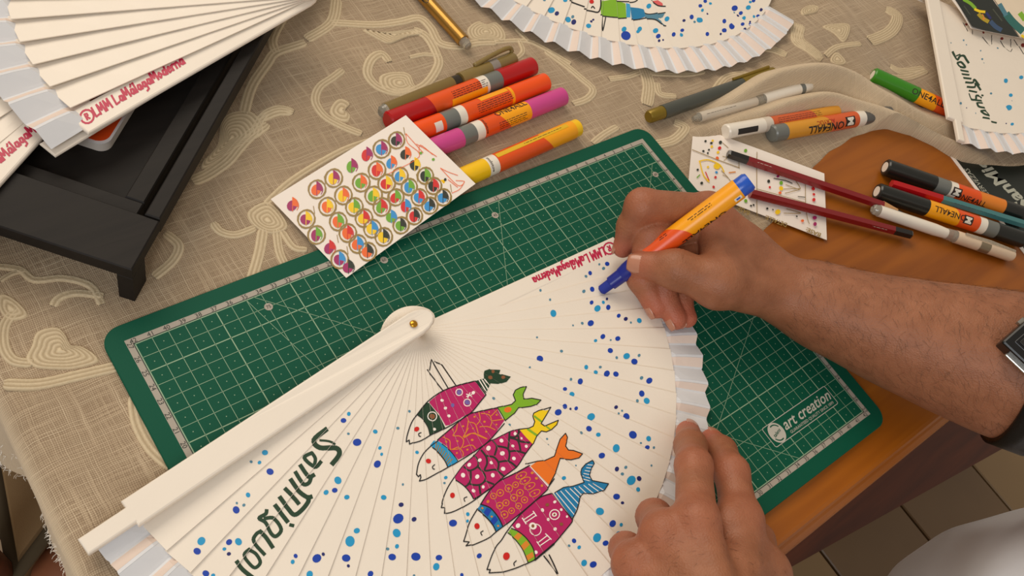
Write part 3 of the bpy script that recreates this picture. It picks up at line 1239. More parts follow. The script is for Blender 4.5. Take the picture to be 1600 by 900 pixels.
# ---- the fan being painted
EJ = [-23.43 - 5.222 * j for j in range(-4, 28)]
mf = Fan('folding_fan', 'wide open cream folding fan painted with five patterned fish, lying across the green mat', .1452, -.0704,
         EJ, .1875, .2115, .0028, .0205, .0046, 5.222, 'cream painted folding fans')
mf.ribs()
mf.leaf(-1.0, -174.0, zb=.0016)
mf.bar('guard_stick', -0.3, -.0068, .0062, .187, .0032, .0044, .0024)
gtop = mf.bar('guard_stick', -172.4, -.0083, .0083, .2165, .0245, .0095, .0035, tip=(.1905, -.0040, .0060))
gtip = mf.bar('guard_tip', -0.3, -.0040, .0030, .2150, .0026, .0030, .0016)
mf.rivet(.0245)
pt = mf.painter()
dots(pt, 100, 720, 5, [(1438, 265, 18, 'C'), (1350, 328, 9, 'T'), (1405, 345, 12, 'T'), (1345, 382, 27, 'D'), (1073, 625, 31, 'C'), (1040, 705, 27, 'D'),
                       (1290, 632, 23, 'D'), (1363, 630, 27, 'C'), (1253, 686, 14, 'C'), (1288, 725, 15, 'N'), (1108, 877, 25, 'D'), (1165, 893, 15, 'C')])
dots(pt, 380, 720, 5, [(210, 83, 26, 'D'), (740, 152, 28, 'C'), (648, 245, 19, 'C'), (715, 230, 20, 'D'), (810, 283, 19, 'C'), (1048, 25, 27, 'D'),
                       (1098, 285, 20, 'C'), (1248, 184, 9, 'T'), (1234, 342, 18, 'N'), (1212, 450, 38, 'D'), (1200, 563, 31, 'C'), (1336, 455, 18, 'N'),
                       (888, 545, 22, 'C'), (835, 627, 38, 'C'), (410, 742, 16, 'D'), (387, 788, 16, 'C'), (576, 760, 33, 'D'), (626, 728, 13, 'N'),
                       (805, 758, 30, 'D'), (822, 820, 12, 'N'), (1202, 667, 16, 'C'), (1130, 686, 12, 'T'), (1165, 750, 27, 'D'), (1350, 747, 33, 'D'),
                       (1530, 755, 23, 'D'), (1510, 825, 26, 'C'), (520, 885, 26, 'C'), (995, 882, 22, 'D'), (1583, 130, 13, 'C'), (1573, 172, 9, 'T'),
                       (62, 6, 11, 'T'), (127, 13, 14, 'C'), (1336, 895, 10, 'T')])
dots(pt, 300, 600, 3, [(735, 140, 9, 'C'), (710, 171, 12, 'D'), (733, 233, 6, 'T'), (774, 273, 18, 'D'), (859, 223, 10, 'C'), (965, 207, 7, 'T'),
                       (881, 299, 8, 'C'), (889, 329, 7, 'C'), (342, 321, 13, 'C'), (1019, 128, 6, 'T'), (1055, 320, 8, 'C')])
dots(pt, 680, 720, 5, [(140, 485, 28, 'D'), (256, 415, 14, 'C'), (254, 468, 11, 'C'), (346, 740, 19, 'D'), (1008, 132, 15, 'C'), (1422, 62, 17, 'N'),
                       (1490, 50, 12, 'T'), (1465, 100, 12, 'T'), (1535, 150, 34, 'C'), (1595, 137, 18, 'N'), (1590, 220, 16, 'C'), (1420, 277, 24, 'D'),
                       (1467, 325, 12, 'N'), (1290, 392, 29, 'C'), (1390, 487, 25, 'D'), (1456, 497, 13, 'C'), (1440, 570, 22, 'C'), (1268, 598, 32, 'C'),
                       (1334, 641, 21, 'D'), (1087, 623, 17, 'D'), (1050, 660, 10, 'T'), (1127, 674, 14, 'C'), (1167, 795, 23, 'C'), (1237, 808, 25, 'D'),
                       (210, 890, 14, 'D')])
dots(pt, 840, 480, 5.714, [(142, 53, 28, 'C'), (725, 75, 17, 'D'), (789, 102, 17, 'N'), (836, 133, 9, 'T'), (911, 116, 21, 'C'), (318, 160, 8, 'T'),
                           (400, 141, 12, 'T'), (476, 140, 26, 'D'), (584, 260, 21, 'D'), (520, 295, 14, 'C'), (655, 290, 8, 'T'), (718, 277, 21, 'D'),
                           (650, 386, 22, 'D'), (709, 447, 12, 'T'), (797, 434, 27, 'C'), (908, 428, 13, 'T'), (868, 481, 26, 'D'), (215, 390, 13, 'T'),
                           (22, 458, 27, 'D'), (436, 533, 18, 'C'), (522, 577, 17, 'C'), (561, 533, 12, 'T'), (621, 590, 26, 'D'), (702, 594, 23, 'D'),
                           (931, 628, 15, 'T'), (1001, 652, 26, 'D'), (300, 641, 12, 'T'), (383, 660, 24, 'D'), (246, 728, 17, 'D'), (309, 774, 21, 'C'),
                           (932, 769, 25, 'D'), (978, 832, 26, 'C'), (895, 831, 13, 'T')])
dots(pt, 840, 620, 5.714, [(185, 137, 28, 'D'), (245, 85, 22, 'D'), (296, 105, 10, 'N'), (346, 101, 16, 'D'), (480, 176, 32, 'C'), (703, 90, 16, 'N'),
                           (757, 121, 9, 'T'), (728, 144, 9, 'T'), (797, 172, 28, 'D'), (460, 283, 24, 'D'), (392, 320, 14, 'T'), (544, 336, 19, 'C'),
                           (854, 336, 33, 'D'), (994, 371, 22, 'C'), (927, 408, 9, 'T'), (985, 446, 19, 'D'), (1043, 449, 11, 'T'), (705, 456, 32, 'C'),
                           (575, 523, 26, 'D'), (86, 374, 9, 'T'), (97, 425, 6, 'T'), (345, 610, 7, 'T'), (1020, 610, 9, 'T'), (239, 722, 16, 'C')])
dots(pt, 860, 360, 6.667, [(510, 352, 11, 'T'), (593, 346, 22, 'D'), (556, 392, 16, 'T'), (416, 441, 20, 'D'), (373, 474, 14, 'T'), (350, 632, 17, 'T'),
                           (437, 610, 24, 'D'), (430, 750, 20, 'D'), (493, 809, 32, 'C'), (553, 747, 16, 'C'), (590, 713, 13, 'N'), (606, 797, 24, 'D')])
dots(pt, 660, 420, 6.667, [(1231, 222, 13, 'T'), (1331, 320, 12, 'T'), (1195, 712, 10, 'T')])
dots(pt, 580, 560, 6.667, [(1276, 417, 16, 'T'), (1443, 690, 13, 'T')])
dots(pt, 720, 560, 6.667, [(720, 92, 11, 'T')])
tag(pt.build('painted_dots', mf.root), kind='stuff')

# lettering on the fan
S6 = lambda l: X(300, 600, 3, l)
pt = mf.painter()
for st, w in (([(630, 212), (572, 262), (600, 298), (675, 300), (690, 330), (657, 375)], 20), ([(600, 263), (640, 268), (670, 281)], 9),
              ([(562, 322), (527, 345), (575, 388), (605, 363)], 15), ([(562, 322), (578, 350), (572, 385)], 14),
              ([(508, 380), (545, 432), (572, 425)], 17), ([(485, 412), (520, 466), (548, 462), (560, 430)], 16),
              ([(463, 447), (500, 500), (540, 530), (560, 528)], 18), ([(437, 490), (480, 535), (500, 560)], 17),
              ([(412, 530), (450, 582), (480, 612), (515, 590), (545, 550), (540, 528)], 18),
              ([(390, 568), (448, 645)], 18), ([(460, 660), (475, 664)], 14),
              ([(350, 590), (345, 608), (315, 628), (345, 650), (372, 700), (395, 712), (418, 680), (385, 630), (340, 630)], 15),
              ([(322, 690), (300, 705), (290, 738), (340, 798)], 15), ([(318, 690), (345, 715), (378, 765)], 17),
              ([(268, 775), (245, 800), (265, 835), (295, 860), (320, 835), (300, 795), (268, 775)], 14), ([(210, 832), (240, 870), (295, 915)], 18)):
    pt.stroke(S6(st), w / 3 * 1.15, DG)
pt.build('painted_lettering', mf.root)
# signature on the lower guard
def gp(fan, ang, r, s, z):
    a = math.radians(ang)
    return np.array([fan.px + r * math.cos(a) - s * math.sin(a), fan.py + r * math.sin(a) + s * math.cos(a), TZ + z])


pt = planar_paint(gp(mf, -.3, .09, 0, .0038), gp(mf, -.3, .187, 0, .0044), gp(mf, -.3, .12, .006, .0040))
handwrite(pt, 'LMM LAlagaModerna'.replace('LAl', 'LaMAl'), (955, 379), (831, 434), 14.5, 2.4, HW)
pt.build('painted_signature', mf.root)

# the five fish
K4 = lambda l: X(580, 560, 6.667, l)
K5 = lambda l: X(620, 660, 6.667, l)
K6 = lambda l: X(720, 560, 6.667, l)
K3 = lambda l: X(680, 720, 5, l)
K12 = lambda l: X(680, 760, 6.667, l)
K9 = lambda l: X(840, 620, 5.714, l)


def fish_dots(pt, f, l, m, sc, sh=1.0):
    for x, y, r in l:
        (u, v), = f([(x, y)])
        pt.dot(u, v, r / sc, m)


OW = 1.7
# 1 dark-green and magenta
pt = mf.painter()
pt.poly(K4([(600, 455), (730, 350), (880, 290), (1085, 240), (1130, 310), (1185, 385), (1100, 500), (1030, 570), (950, 610), (815, 695), (775, 700), (720, 600), (660, 530)]), PK)
pt.poly(K4([(580, 465), (510, 540), (480, 590), (540, 640), (590, 720), (610, 800), (700, 765), (772, 722), (722, 620), (660, 540), (605, 468)]), DG)
pt.poly(K4([(1090, 235), (1170, 212), (1242, 262), (1195, 365)]), DG)
pt.poly(K4([(1180, 130), (1230, 115), (1330, 120), (1345, 122), (1330, 165), (1365, 165), (1455, 190), (1410, 245), (1320, 268), (1240, 260), (1175, 215), (1170, 165)]), DG)
for a in ([(1122, 228), (1202, 352)], [(1150, 222), (1216, 322)], [(1180, 218), (1232, 282)]):
    pt.stroke(K4(a), 1.6, WH)
pt.layer += 1
fish_dots(pt, K4, [(1268, 138, 18), (1240, 200, 22), (1375, 197, 20)], BR, 6.667)
pt.ring(*K4([(635, 605)])[0], 7, 1.4, WH)
fish_dots(pt, K4, [(635, 605, 28)], BR, 6.667)
fish_dots(pt, K4, [(658, 738, 16), (737, 440, 17), (772, 520, 17), (808, 600, 17), (1062, 360, 18)], WH, 6.667)
fish_dots(pt, K4, [(847, 490, 20), (915, 355, 26), (1000, 460, 27)], VI, 6.667)
pt.ring(*K4([(915, 355)])[0], 5.2, 1.3, WH)
pt.ring(*K4([(1000, 462)])[0], 5.6, 1.3, WH)
for a in ([(990, 375), (1048, 398)], [(1005, 412), (1030, 358)], [(992, 400), (1045, 378)]):
    pt.stroke(K4(a), 1.5, WH)
fish_dots(pt, K4, [(473, 737, 26)], RD, 6.667)
pt.stroke(K4([(520, 775), (495, 785), (498, 808), (515, 815)]), 1.5, BK)
pt.layer += 1
pt.stroke(K4([(1195, 380), (1130, 460), (1030, 575), (880, 670), (780, 725), (620, 800), (520, 858), (430, 882)]), OW, BK)
pt.stroke(K4([(430, 882), (398, 895), (395, 852), (365, 870)]), OW, BK, smooth=False)
pt.stroke(K4([(365, 870), (375, 800), (420, 670), (490, 570), (590, 450), (730, 350), (880, 290), (1085, 238)]), OW, BK)
pt.stroke(K4([(480, 590), (540, 640), (590, 720), (610, 800)]), 1.2, BK)
pt.stroke(K4([(1085, 238), (1190, 375)]), OW, BK)
for a in ([(580, 125), (750, 345)], [(622, 20), (605, 130)], [(622, 20), (700, 150), (800, 315)], [(655, 40), (735, 75), (880, 282)]):
    pt.stroke(K4(a), 1.6, BK, smooth=False)
pt.build('painted_fish', mf.root)
# 2 magenta with orange scallops
pt = mf.painter()
body2 = K4([(690, 850), (820, 740), (960, 620), (1020, 580), (1120, 555), (1310, 515), (1345, 580), (1385, 650), (1300, 770)]) + \
    K5([(1040, 100), (960, 190), (880, 250), (760, 330), (640, 388), (590, 330), (520, 250), (430, 188)])
pt.poly(body2, PK)
pt.poly(K5([(385, 190), (345, 240), (380, 265), (440, 320), (500, 400), (540, 465), (632, 405), (590, 340), (520, 260), (440, 200)]), CY)
for k in range(9):
    t = k / 8
    pt.stroke(K5([(400 + 130 * t, 285 + 150 * t), (415 + 165 * t, 215 + 165 * t)]), 1.7, GD)
pt.layer += 1
pt.poly(K6([(385, 510), (440, 500), (530, 480), (570, 440), (545, 380), (570, 330), (620, 305), (680, 300), (650, 370), (655, 425), (740, 415), (835, 435), (790, 480), (730, 500), (600, 515), (560, 570), (465, 645), (420, 570)]), LG)
pt.dot(*K6([(490, 535)])[0], 6, OR, 4.5)
for a in ([(630, 5), (620, 80), (585, 140), (650, 142), (695, 190), (665, 270), (560, 282)], [(745, 60), (700, 160), (800, 112), (940, 172)],
          [(480, 155), (550, 190), (562, 280), (640, 260), (690, 310), (690, 350)], [(690, 262), (780, 235), (820, 272)]):
    pt.stroke(K5(a), 1.4, OC)
for a in ([(990, 600), (1010, 650), (990, 760), (960, 820), (1050, 782), (1200, 840)], [(1005, 662), (1080, 682), (1115, 780)], [(1120, 560), (1135, 640), (1100, 690)],
          [(1145, 575), (1230, 590), (1255, 660), (1240, 710)], [(1130, 715), (1210, 710), (1290, 745)], [(1250, 600), (1310, 540)], [(1260, 650), (1385, 635)]):
    pt.stroke(K4(a), 1.4, OC)
fish_dots(pt, K4, [(957, 706, 11), (1075, 610, 11), (1180, 660, 12), (1060, 730, 11), (1200, 765, 12), (1305, 590, 10), (1305, 688, 10), (1228, 560, 9), (850, 745, 10), (780, 865, 11), (897, 860, 11), (1052, 850, 13)], OC, 6.667)
fish_dots(pt, K5, [(630, 195, 12), (515, 205, 11), (735, 285, 11), (625, 320, 10), (930, 98, 11)], OC, 6.667)
fish_dots(pt, K5, [(330, 402, 26)], RD, 6.667)
pt.layer += 1
pt.stroke(K5([(395, 440), (372, 462), (378, 484), (394, 487)]), 1.5, BK)
pt.stroke(K5([(370, 262), (440, 320), (500, 400), (530, 465)]), 1.6, BK)
pt.stroke(K5([(470, 225), (560, 300), (635, 400)]), 1.2, BK)
pt.stroke(K5([(430, 190), (340, 260), (275, 330), (225, 430), (205, 540)]), OW, BK)
pt.stroke(K5([(205, 540), (225, 565), (245, 545), (250, 575), (235, 612), (290, 600)]), OW, BK, smooth=False)
pt.stroke(K5([(290, 600), (430, 525), (540, 465), (660, 397), (850, 277), (970, 182), (1120, 12)]), OW, BK)
pt.stroke(K4([(690, 850), (820, 740), (960, 620), (1020, 582), (1120, 555), (1310, 515)]), OW, BK)
pt.stroke(K6([(385, 510), (440, 500), (530, 480), (570, 440), (545, 380), (570, 330), (620, 305), (685, 292), (650, 370), (655, 425), (740, 415), (835, 435), (790, 480), (730, 500), (600, 515), (560, 570), (465, 645)]), 1.5, BK, smooth=False)
pt.stroke(K6([(380, 512), (420, 572), (465, 650)]), 1.3, BK)
pt.build('painted_fish', mf.root)
# 3 magenta with dark scales
pt = mf.painter()
pt.poly(K5([(1275, 70), (1180, 95), (1040, 165), (970, 195), (880, 265), (800, 350), (690, 450), (600, 570), (640, 620), (720, 670), (770, 740), (805, 800), (880, 745), (960, 700), (1110, 570), (1250, 460), (1330, 340), (1380, 270), (1415, 225), (1360, 150)]), PK)
SCA = mat('paint_scale_green', (38, 44, 34), .45)
for a in ([(700, 465), (760, 500), (830, 470), (850, 430), (830, 370), (800, 345)], [(770, 500), (772, 580), (750, 640), (715, 668)],
          [(850, 470), (910, 530), (920, 600), (860, 650), (740, 640)], [(860, 650), (872, 740)], [(930, 610), (1010, 642)],
          [(880, 290), (930, 360), (940, 430), (920, 500), (1030, 495), (1120, 560)], [(930, 350), (1010, 360), (1060, 420), (1055, 490)],
          [(1070, 410), (1170, 405), (1250, 465)], [(1000, 190), (1040, 250), (1020, 340)], [(1050, 245), (1150, 270), (1175, 330), (1165, 400)],
          [(1175, 100), (1168, 200), (1160, 270)], [(1175, 302), (1260, 298), (1340, 322)], [(1180, 160), (1260, 190), (1290, 290)], [(1272, 80), (1275, 190), (1385, 208)], [(1180, 150), (1240, 150), (1280, 95)]):
    pt.stroke(K5(a), 3.0, SCA)
pt.layer += 1
pt.poly(K6([(615, 745), (700, 730), (755, 705), (770, 660), (750, 610), (760, 570), (810, 545), (930, 535), (890, 590), (835, 680), (870, 705), (1015, 645), (1000, 690), (940, 745), (890, 765), (840, 755), (790, 810), (750, 890), (680, 820)]), YE)
for a, w in (([(700, 738), (790, 800)], 4.2), ([(768, 600), (840, 655)], 3), ([(890, 708), (930, 738)], 3)):
    pt.stroke(K6(a), w, LG)
fish_dots(pt, K5, [(690, 550, 23), (755, 440, 20), (865, 392, 19), (985, 420, 18), (838, 565, 22), (1000, 550, 21), (1108, 483, 22), (1220, 375, 19), (1100, 322, 25), (955, 268, 24), (1090, 190, 20), (1208, 245, 17), (1348, 250, 16), (1232, 118, 17), (1300, 165, 13), (900, 672, 16), (800, 712, 20)], WH, 6.667)
fish_dots(pt, K5, [(580, 760, 27)], RD, 6.667)
pt.layer += 1
pt.stroke(K5([(732, 775), (702, 790), (710, 822)]), 1.5, BK)
pt.stroke(K5([(615, 598), (700, 660), (760, 730), (800, 800)]), 1.6, BK)
pt.stroke(K5([(600, 570), (530, 680), (480, 800), (470, 850)]), OW, BK)
pt.stroke(K12([(75, 180), (62, 222), (100, 222), (95, 282), (140, 275)]), OW, BK, smooth=False)
pt.stroke(K12([(140, 275), (180, 265), (260, 230), (405, 147), (540, 42), (610, 0)]), OW, BK)
pt.stroke(K5([(810, 795), (960, 700), (1110, 570), (1250, 462), (1330, 342), (1415, 225)]), OW, BK)
pt.stroke(K5([(1275, 70), (1180, 95), (1040, 165), (970, 195), (880, 265), (800, 350), (690, 450), (600, 570)]), 1.3, BK)
pt.stroke(K6([(605, 738), (700, 730), (755, 705), (770, 660), (750, 610), (760, 570), (810, 545), (938, 508), (890, 590), (835, 680), (870, 705), (1015, 645), (1000, 690), (940, 745), (890, 765), (840, 755), (790, 810), (755, 890)]), 1.5, BK, smooth=False)
pt.build('painted_fish', mf.root)
# 4 magenta with ochre rings
pt = mf.painter()
pt.poly(K3([(740, 35), (620, 100), (500, 160), (420, 240), (360, 335), (420, 365), (480, 430), (530, 505), (600, 460), (660, 415), (760, 330), (860, 240), (885, 205), (820, 130)]), PK)
pt.poly(K3([(355, 340), (330, 375), (380, 410), (440, 480), (475, 550), (525, 515), (490, 440), (430, 370)]), SB)
pt.poly(K3([(380, 402), (405, 362), (440, 385), (412, 438)]), DB)
pt.poly(K3([(432, 468), (468, 425), (492, 462), (455, 505)]), DB)
pt.poly(K3([(745, 40)]) + K9([(0, 575), (60, 570), (150, 530), (180, 440), (200, 380), (250, 325), (268, 360), (250, 440), (275, 475), (320, 480), (400, 510), (370, 545), (300, 560), (200, 550), (160, 680), (105, 785)]), OR)
for x, y, r in ((455, 275, 24), (508, 250, 26), (575, 215, 30), (628, 187, 22), (505, 350, 27), (553, 328, 24), (616, 288, 28), (662, 250, 26), (542, 418, 28), (597, 390, 22), (652, 352, 24), (698, 305, 24)):
    u, v = K3([(x, y)])[0]
    pt.ring(u, v, r / 5, 1.3, OC)
    pt.dot(u, v, r / 14, OC)
for x, y in ((672, 115), (702, 155), (738, 197), (778, 252)):
    u, v = K3([(x, y)])[0]
    pt.ring(u, v, 9, 1.3, OC, 4.6, -.45)
    pt.dot(u, v, 1.6, OC)
fish_dots(pt, K3, [(412, 318, 12), (757, 95, 11), (790, 138, 11), (833, 195, 10), (370, 368, 8), (442, 435, 8), (492, 508, 8)], OC, 5)
fish_dots(pt, K3, [(327, 510, 22)], RD, 5)
pt.layer += 1
pt.stroke(K3([(375, 548), (356, 560), (366, 582)]), 1.5, BK)
pt.stroke(K3([(335, 385), (400, 440), (450, 500), (475, 550)]), 1.8, BK)
pt.stroke(K3([(358, 338), (430, 368), (490, 438), (528, 512)]), 1.8, BK)
pt.stroke(K3([(330, 375), (270, 480), (235, 590), (222, 630)]), OW, BK)
pt.stroke(K3([(222, 630), (265, 635), (240, 665), (300, 655)]), OW, BK, smooth=False)
pt.stroke(K3([(300, 655), (415, 605), (480, 552), (660, 415), (860, 242), (885, 205), (930, 140)]), OW, BK)
pt.stroke(K3([(740, 35), (620, 100), (500, 160), (420, 240), (355, 340)]), OW, BK)
pt.stroke(K9([(-110, 600), (0, 575), (60, 570), (150, 530), (180, 440), (200, 380), (250, 325), (268, 360), (250, 440), (275, 475), (320, 480), (400, 510), (370, 545), (300, 560), (200, 550), (160, 680), (105, 785)]), 1.5, BK, smooth=False)
pt.stroke(K3([(740, 38), (885, 200)]), 1.2, WH)
pt.build('painted_fish', mf.root)
# 5 magenta with white columns
pt = mf.painter()
pt.poly(K12([(1220, 75), (1100, 110), (1000, 190), (890, 290), (800, 400), (850, 460), (930, 520), (1000, 620), (1045, 740), (1160, 660), (1280, 550), (1415, 385), (1425, 350), (1340, 230)]), PK)
pt.poly(K12([(790, 440), (755, 485), (830, 545), (910, 650), (970, 790), (1045, 760), (1020, 650), (950, 540), (860, 470)]), LG)
for q in ([(820, 525), (865, 478), (910, 505), (868, 560)], [(890, 620), (950, 560), (985, 605), (925, 665)], [(940, 725), (1015, 680), (1030, 730), (960, 775)]):
    pt.poly(K12(q), OC)
pt.poly(K9([(155, 855), (230, 810), (320, 795), (415, 765), (385, 690), (395, 640), (430, 600), (490, 570), (505, 595), (480, 640), (465, 700), (490, 745), (560, 760), (635, 775), (600, 830), (500, 865), (410, 860)]) +
        K3([(1140, 255), (1120, 330), (1080, 440), (1060, 430), (930, 250)]), SB)
for k in range(9):
    a, c = (945 + 36 * k, 245 - 9 * k), (1090 + 22 * k, 420 - 34 * k)
    if k > 3:
        c = (a[0] + 110 - 6 * (k - 4), a[1] + 110 - 14 * (k - 4))
    pt.stroke(K3([a, c]), 1.2, WH)
for k in range(6):
    pt.stroke(K3([(1142 + 10 * k, 140 - 22 * k), (1215 + 5 * k, 160 - 25 * k)]), 1.1, WH)
pt.layer += 1
for a in ([(905, 330), (945, 392)], [(925, 345), (1035, 272)], [(940, 375), (1050, 302)], [(1020, 258), (1055, 308)], [(1058, 578), (1098, 632)], [(1078, 580), (1172, 508)], [(1098, 612), (1198, 545)], [(1150, 492), (1210, 552)]):
    pt.stroke(K12(a), 1.6, WH)
pt.ring(*K12([(1045, 450)])[0], 9, 1.3, WH)
pt.ring(*K12([(1245, 292)])[0], 7.6, 1.6, WH)
fish_dots(pt, K12, [(1020, 410, 38), (1243, 292, 24), (863, 408, 24), (1118, 246, 20), (1178, 343, 18), (1250, 443, 20), (1050, 686, 18), (1245, 162, 16), (1312, 243, 14), (1372, 315, 12)], WH, 6.667)
pt.layer += 1
fish_dots(pt, K12, [(1020, 410, 17), (1243, 292, 12), (1168, 190, 18), (1315, 392, 18)], BR, 6.667)
fish_dots(pt, K12, [(743, 726, 37)], RD, 6.667)
pt.stroke(K12([(845, 775), (820, 800), (826, 826)]), 1.6, BK)
pt.stroke(K12([(755, 485), (830, 545), (910, 650), (970, 790)]), 1.3, BK)
pt.stroke(K12([(795, 435), (870, 470), (955, 545), (1020, 645), (1045, 755)]), 1.5, BK)
pt.stroke(K12([(800, 400), (740, 480), (690, 560), (640, 620), (590, 720), (545, 850)]), OW, BK)
pt.stroke(K12([(545, 850), (540, 865), (575, 866), (562, 900), (690, 895)]), OW, BK, smooth=False)
pt.stroke(K12([(690, 895), (830, 855), (940, 810), (1040, 765)]), OW, BK)
pt.stroke(K12([(1040, 765), (1160, 665), (1235, 600)]), 3.2, BK)
pt.stroke(K12([(1235, 600), (1280, 550), (1415, 385), (1430, 340), (1480, 240), (1510, 100)]), OW, BK)
pt.stroke(K12([(1220, 72), (1100, 110), (1000, 190), (890, 290), (800, 400)]), OW, BK)
pt.stroke(K12([(1220, 72), (1425, 345)]), OW, BK)
pt.stroke(K9([(155, 855), (230, 810), (320, 795), (415, 765), (385, 690), (395, 640), (430, 600), (490, 568), (505, 595), (480, 640), (465, 700), (490, 745), (560, 760), (635, 775), (600, 830), (500, 865), (410, 860), (380, 895)]), 1.4, BK, smooth=False)
for a in ([(1130, 725), (1270, 905)], [(1190, 710), (1240, 810), (1282, 905)]):
    pt.stroke(K12(a), 2.0, BK)
pt.build('painted_fish', mf.root)

# ---- fan at the top of the table
tcE = [-66 - 5.222 * j for j in range(-2, 19)]
tf = Fan('folding_fan', 'open cream folding fan with a green and blue fish, pleated edge facing the markers', .584, .264,
         tcE, .1955, .2255, .0012, .0165, .0028, 5.222, 'cream painted folding fans')
tf.ribs()
tf.leaf(-62, -163, amp=.005, zb=.0004)
pt = tf.painter()
T1 = lambda l: X(760, 0, 6.667, l)
T2 = lambda l: X(930, 0, 5, l)
pt.poly(T1([(1205, 5), (1340, -10), (1450, 35), (1460, 180), (1350, 182), (1195, 158), (1190, 60)]), LG)
pt.poly(T1([(1455, 30), (1500, 45), (1500, 180), (1460, 178)]), LB)
pt.poly(T2([(272, 50), (340, 62), (385, 75), (390, 130), (340, 148), (285, 150)]), SB)
pt.poly(T2([(385, 95), (430, 108), (480, 98), (548, 95), (530, 130), (490, 145), (515, 165), (555, 198), (510, 185), (470, 150), (390, 142)]), TE)
pt.poly(T2([(445, 5), (490, 0), (525, 25), (530, 48), (490, 38)]), mat('paint_coral', (224, 96, 96), .4))
pt.poly(T1([(1090, -20), (1100, 22), (1115, 15), (1112, -15)]), RD)
pt.stroke(T1([(870, 5), (960, 45), (1020, 70)]), 2, BK)
pt.stroke(T1([(1020, 92), (1100, 112), (1165, 125), (1190, 70), (1192, 0)]), 2, BK)
pt.stroke(T1([(1130, 85), (1110, 62), (1095, 78)]), 1.6, BK)
pt.stroke(T1([(1190, 155), (1350, 182), (1460, 185)]), 1.6, BK)
pt.stroke(T1([(1210, 170), (1215, 310), (1245, 175)]), 1.6, BK)
pt.stroke(T2([(285, 152), (350, 148), (400, 142), (470, 152), (520, 188), (555, 198)]), 1.6, BK)
pt.stroke(T2([(385, 95), (430, 108), (548, 97)]), 1.4, BK)
pt.stroke(T2([(165, 5), (290, 15), (330, 0)]), 1.6, BK)
pt.stroke(T2([(440, 0), (490, 40), (548, 50)]), 1.6, BK)
fish_dots(pt, T1, [(1098, 12, 22)], RD, 6.667)
pt.build('painted_fish', tf.root)
pt = tf.painter()
dots(pt, 760, 0, 6.667, [(680, 97, 32, 'C'), (736, 135, 22, 'N'), (855, 195, 28, 'C'), (902, 168, 16, 'T'), (912, 224, 26, 'N'), (1068, 262, 24, 'C'),
                         (1095, 217, 12, 'N'), (1115, 201, 11, 'N'), (1437, 298, 25, 'C'), (1456, 365, 46, 'D'), (823, 0, 20, 'C'), (605, -5, 14, 'T')])
dots(pt, 930, 0, 5, [(350, 222, 17, 'C'), (338, 240, 13, 'C'), (474, 235, 19, 'C'), (495, 278, 17, 'D'), (502, 313, 10, 'N'), (532, 309, 7, 'N'),
                     (420, 45, 18, 'C'), (562, 145, 18, 'C'), (694, 159, 11, 'N'), (755, 130, 16, 'D'), (778, 168, 9, 'T'), (818, 154, 23, 'C'),
                     (683, 231, 13, 'D'), (615, 265, 15, 'D'), (676, 270, 15, 'C'), (877, 264, 14, 'D'), (838, 79, 11, 'C'), (823, 43, 15, 'D'),
                     (860, 8, 13, 'D'), (902, 25, 12, 'C'), (878, 106, 8, 'N'), (1010, 163, 15, 'D'), (1068, 204, 21, 'D'), (1010, 234, 19, 'D'), (982, 263, 8, 'N'),
                     (1092, 60, 21, 'D'), (1140, 98, 14, 'D'), (1117, 119, 11, 'N'), (1165, 136, 14, 'C'), (1199, 54, 17, 'C'), (1213, 14, 11, 'C'), (1240, 0, 13, 'D'),
                     (1297, 75, 12, 'N'), (1277, 126, 17, 'D'), (1241, 128, 10, 'C'), (1153, 186, 13, 'D'), (1213, 187, 14, 'D'), (1172, 222, 10, 'N'), (1213, 165, 7, 'N'), (1088, 95, 8, 'T')])
tag(pt.build('painted_dots', tf.root), kind='stuff')

# ---- fan at the right edge
trE = [-123.2 + 5.4 * (3 - j) for j in range(-11, 4)]
rf = Fan('folding_fan', 'half-open cream folding fan with green lettering at the right, a dark postcard on it', .866, .030,
         trE, .188, .2135, .0165, .0235, .0168, 5.5, 'cream painted folding fans', d=.006)
rf.ribs()
rf.leaf(trE[0] + 2, -131, amp=.0045, zb=.0140)
rf.bar('guard_stick', -133.2, -.0082, .0085, .2165, .0270, .0215, .0035, tip=(.1905, -.0010, .0060))
rf.bar('guard_stick', trE[0] + 1, -.007, .006, .187, .0155, .0150, .0015)
pt = rf.painter()
R1 = lambda l: X(1440, 80, 10, l)
R2 = lambda l: X(1440, 170, 10, l)
for st, w in (([(485, 10), (510, 60), (560, 130), (600, 80), (660, 70), (700, 130), (735, 180)], 3.2), ([(545, 70), (600, 50)], 2), ([(560, 180), (620, 170), (680, 250), (600, 235), (560, 185)], 3),
              ([(610, 290), (730, 320)], 2.6), ([(630, 350), (740, 370)], 2.6), ([(660, 410), (770, 430)], 2.8), ([(695, 480), (800, 490), (830, 440), (900, 530)], 3), ([(720, 550), (830, 560), (850, 500), (925, 600)], 3),
              ([(750, 610), (860, 640)], 2.6), ([(945, 680), (965, 690)], 2.4), ([(745, 660), (780, 740), (850, 750), (860, 690), (940, 720)], 2.8), ([(850, 760), (940, 775)], 2.6), ([(870, 800), (900, 860), (990, 885)], 2.8), ([(880, 800), (960, 810)], 2.4)):
    pt.stroke(R1(st), w, DG)
for st, w in (([(930, 30), (1000, 30), (1060, 100), (990, 80), (935, 35)], 2.8), ([(965, 130), (1070, 155)], 2.6), ([(1100, 190), (1175, 212)], 2.4)):
    pt.stroke(R2(st), w, DG)
pt.build('painted_lettering', rf.root)
pt = rf.painter()
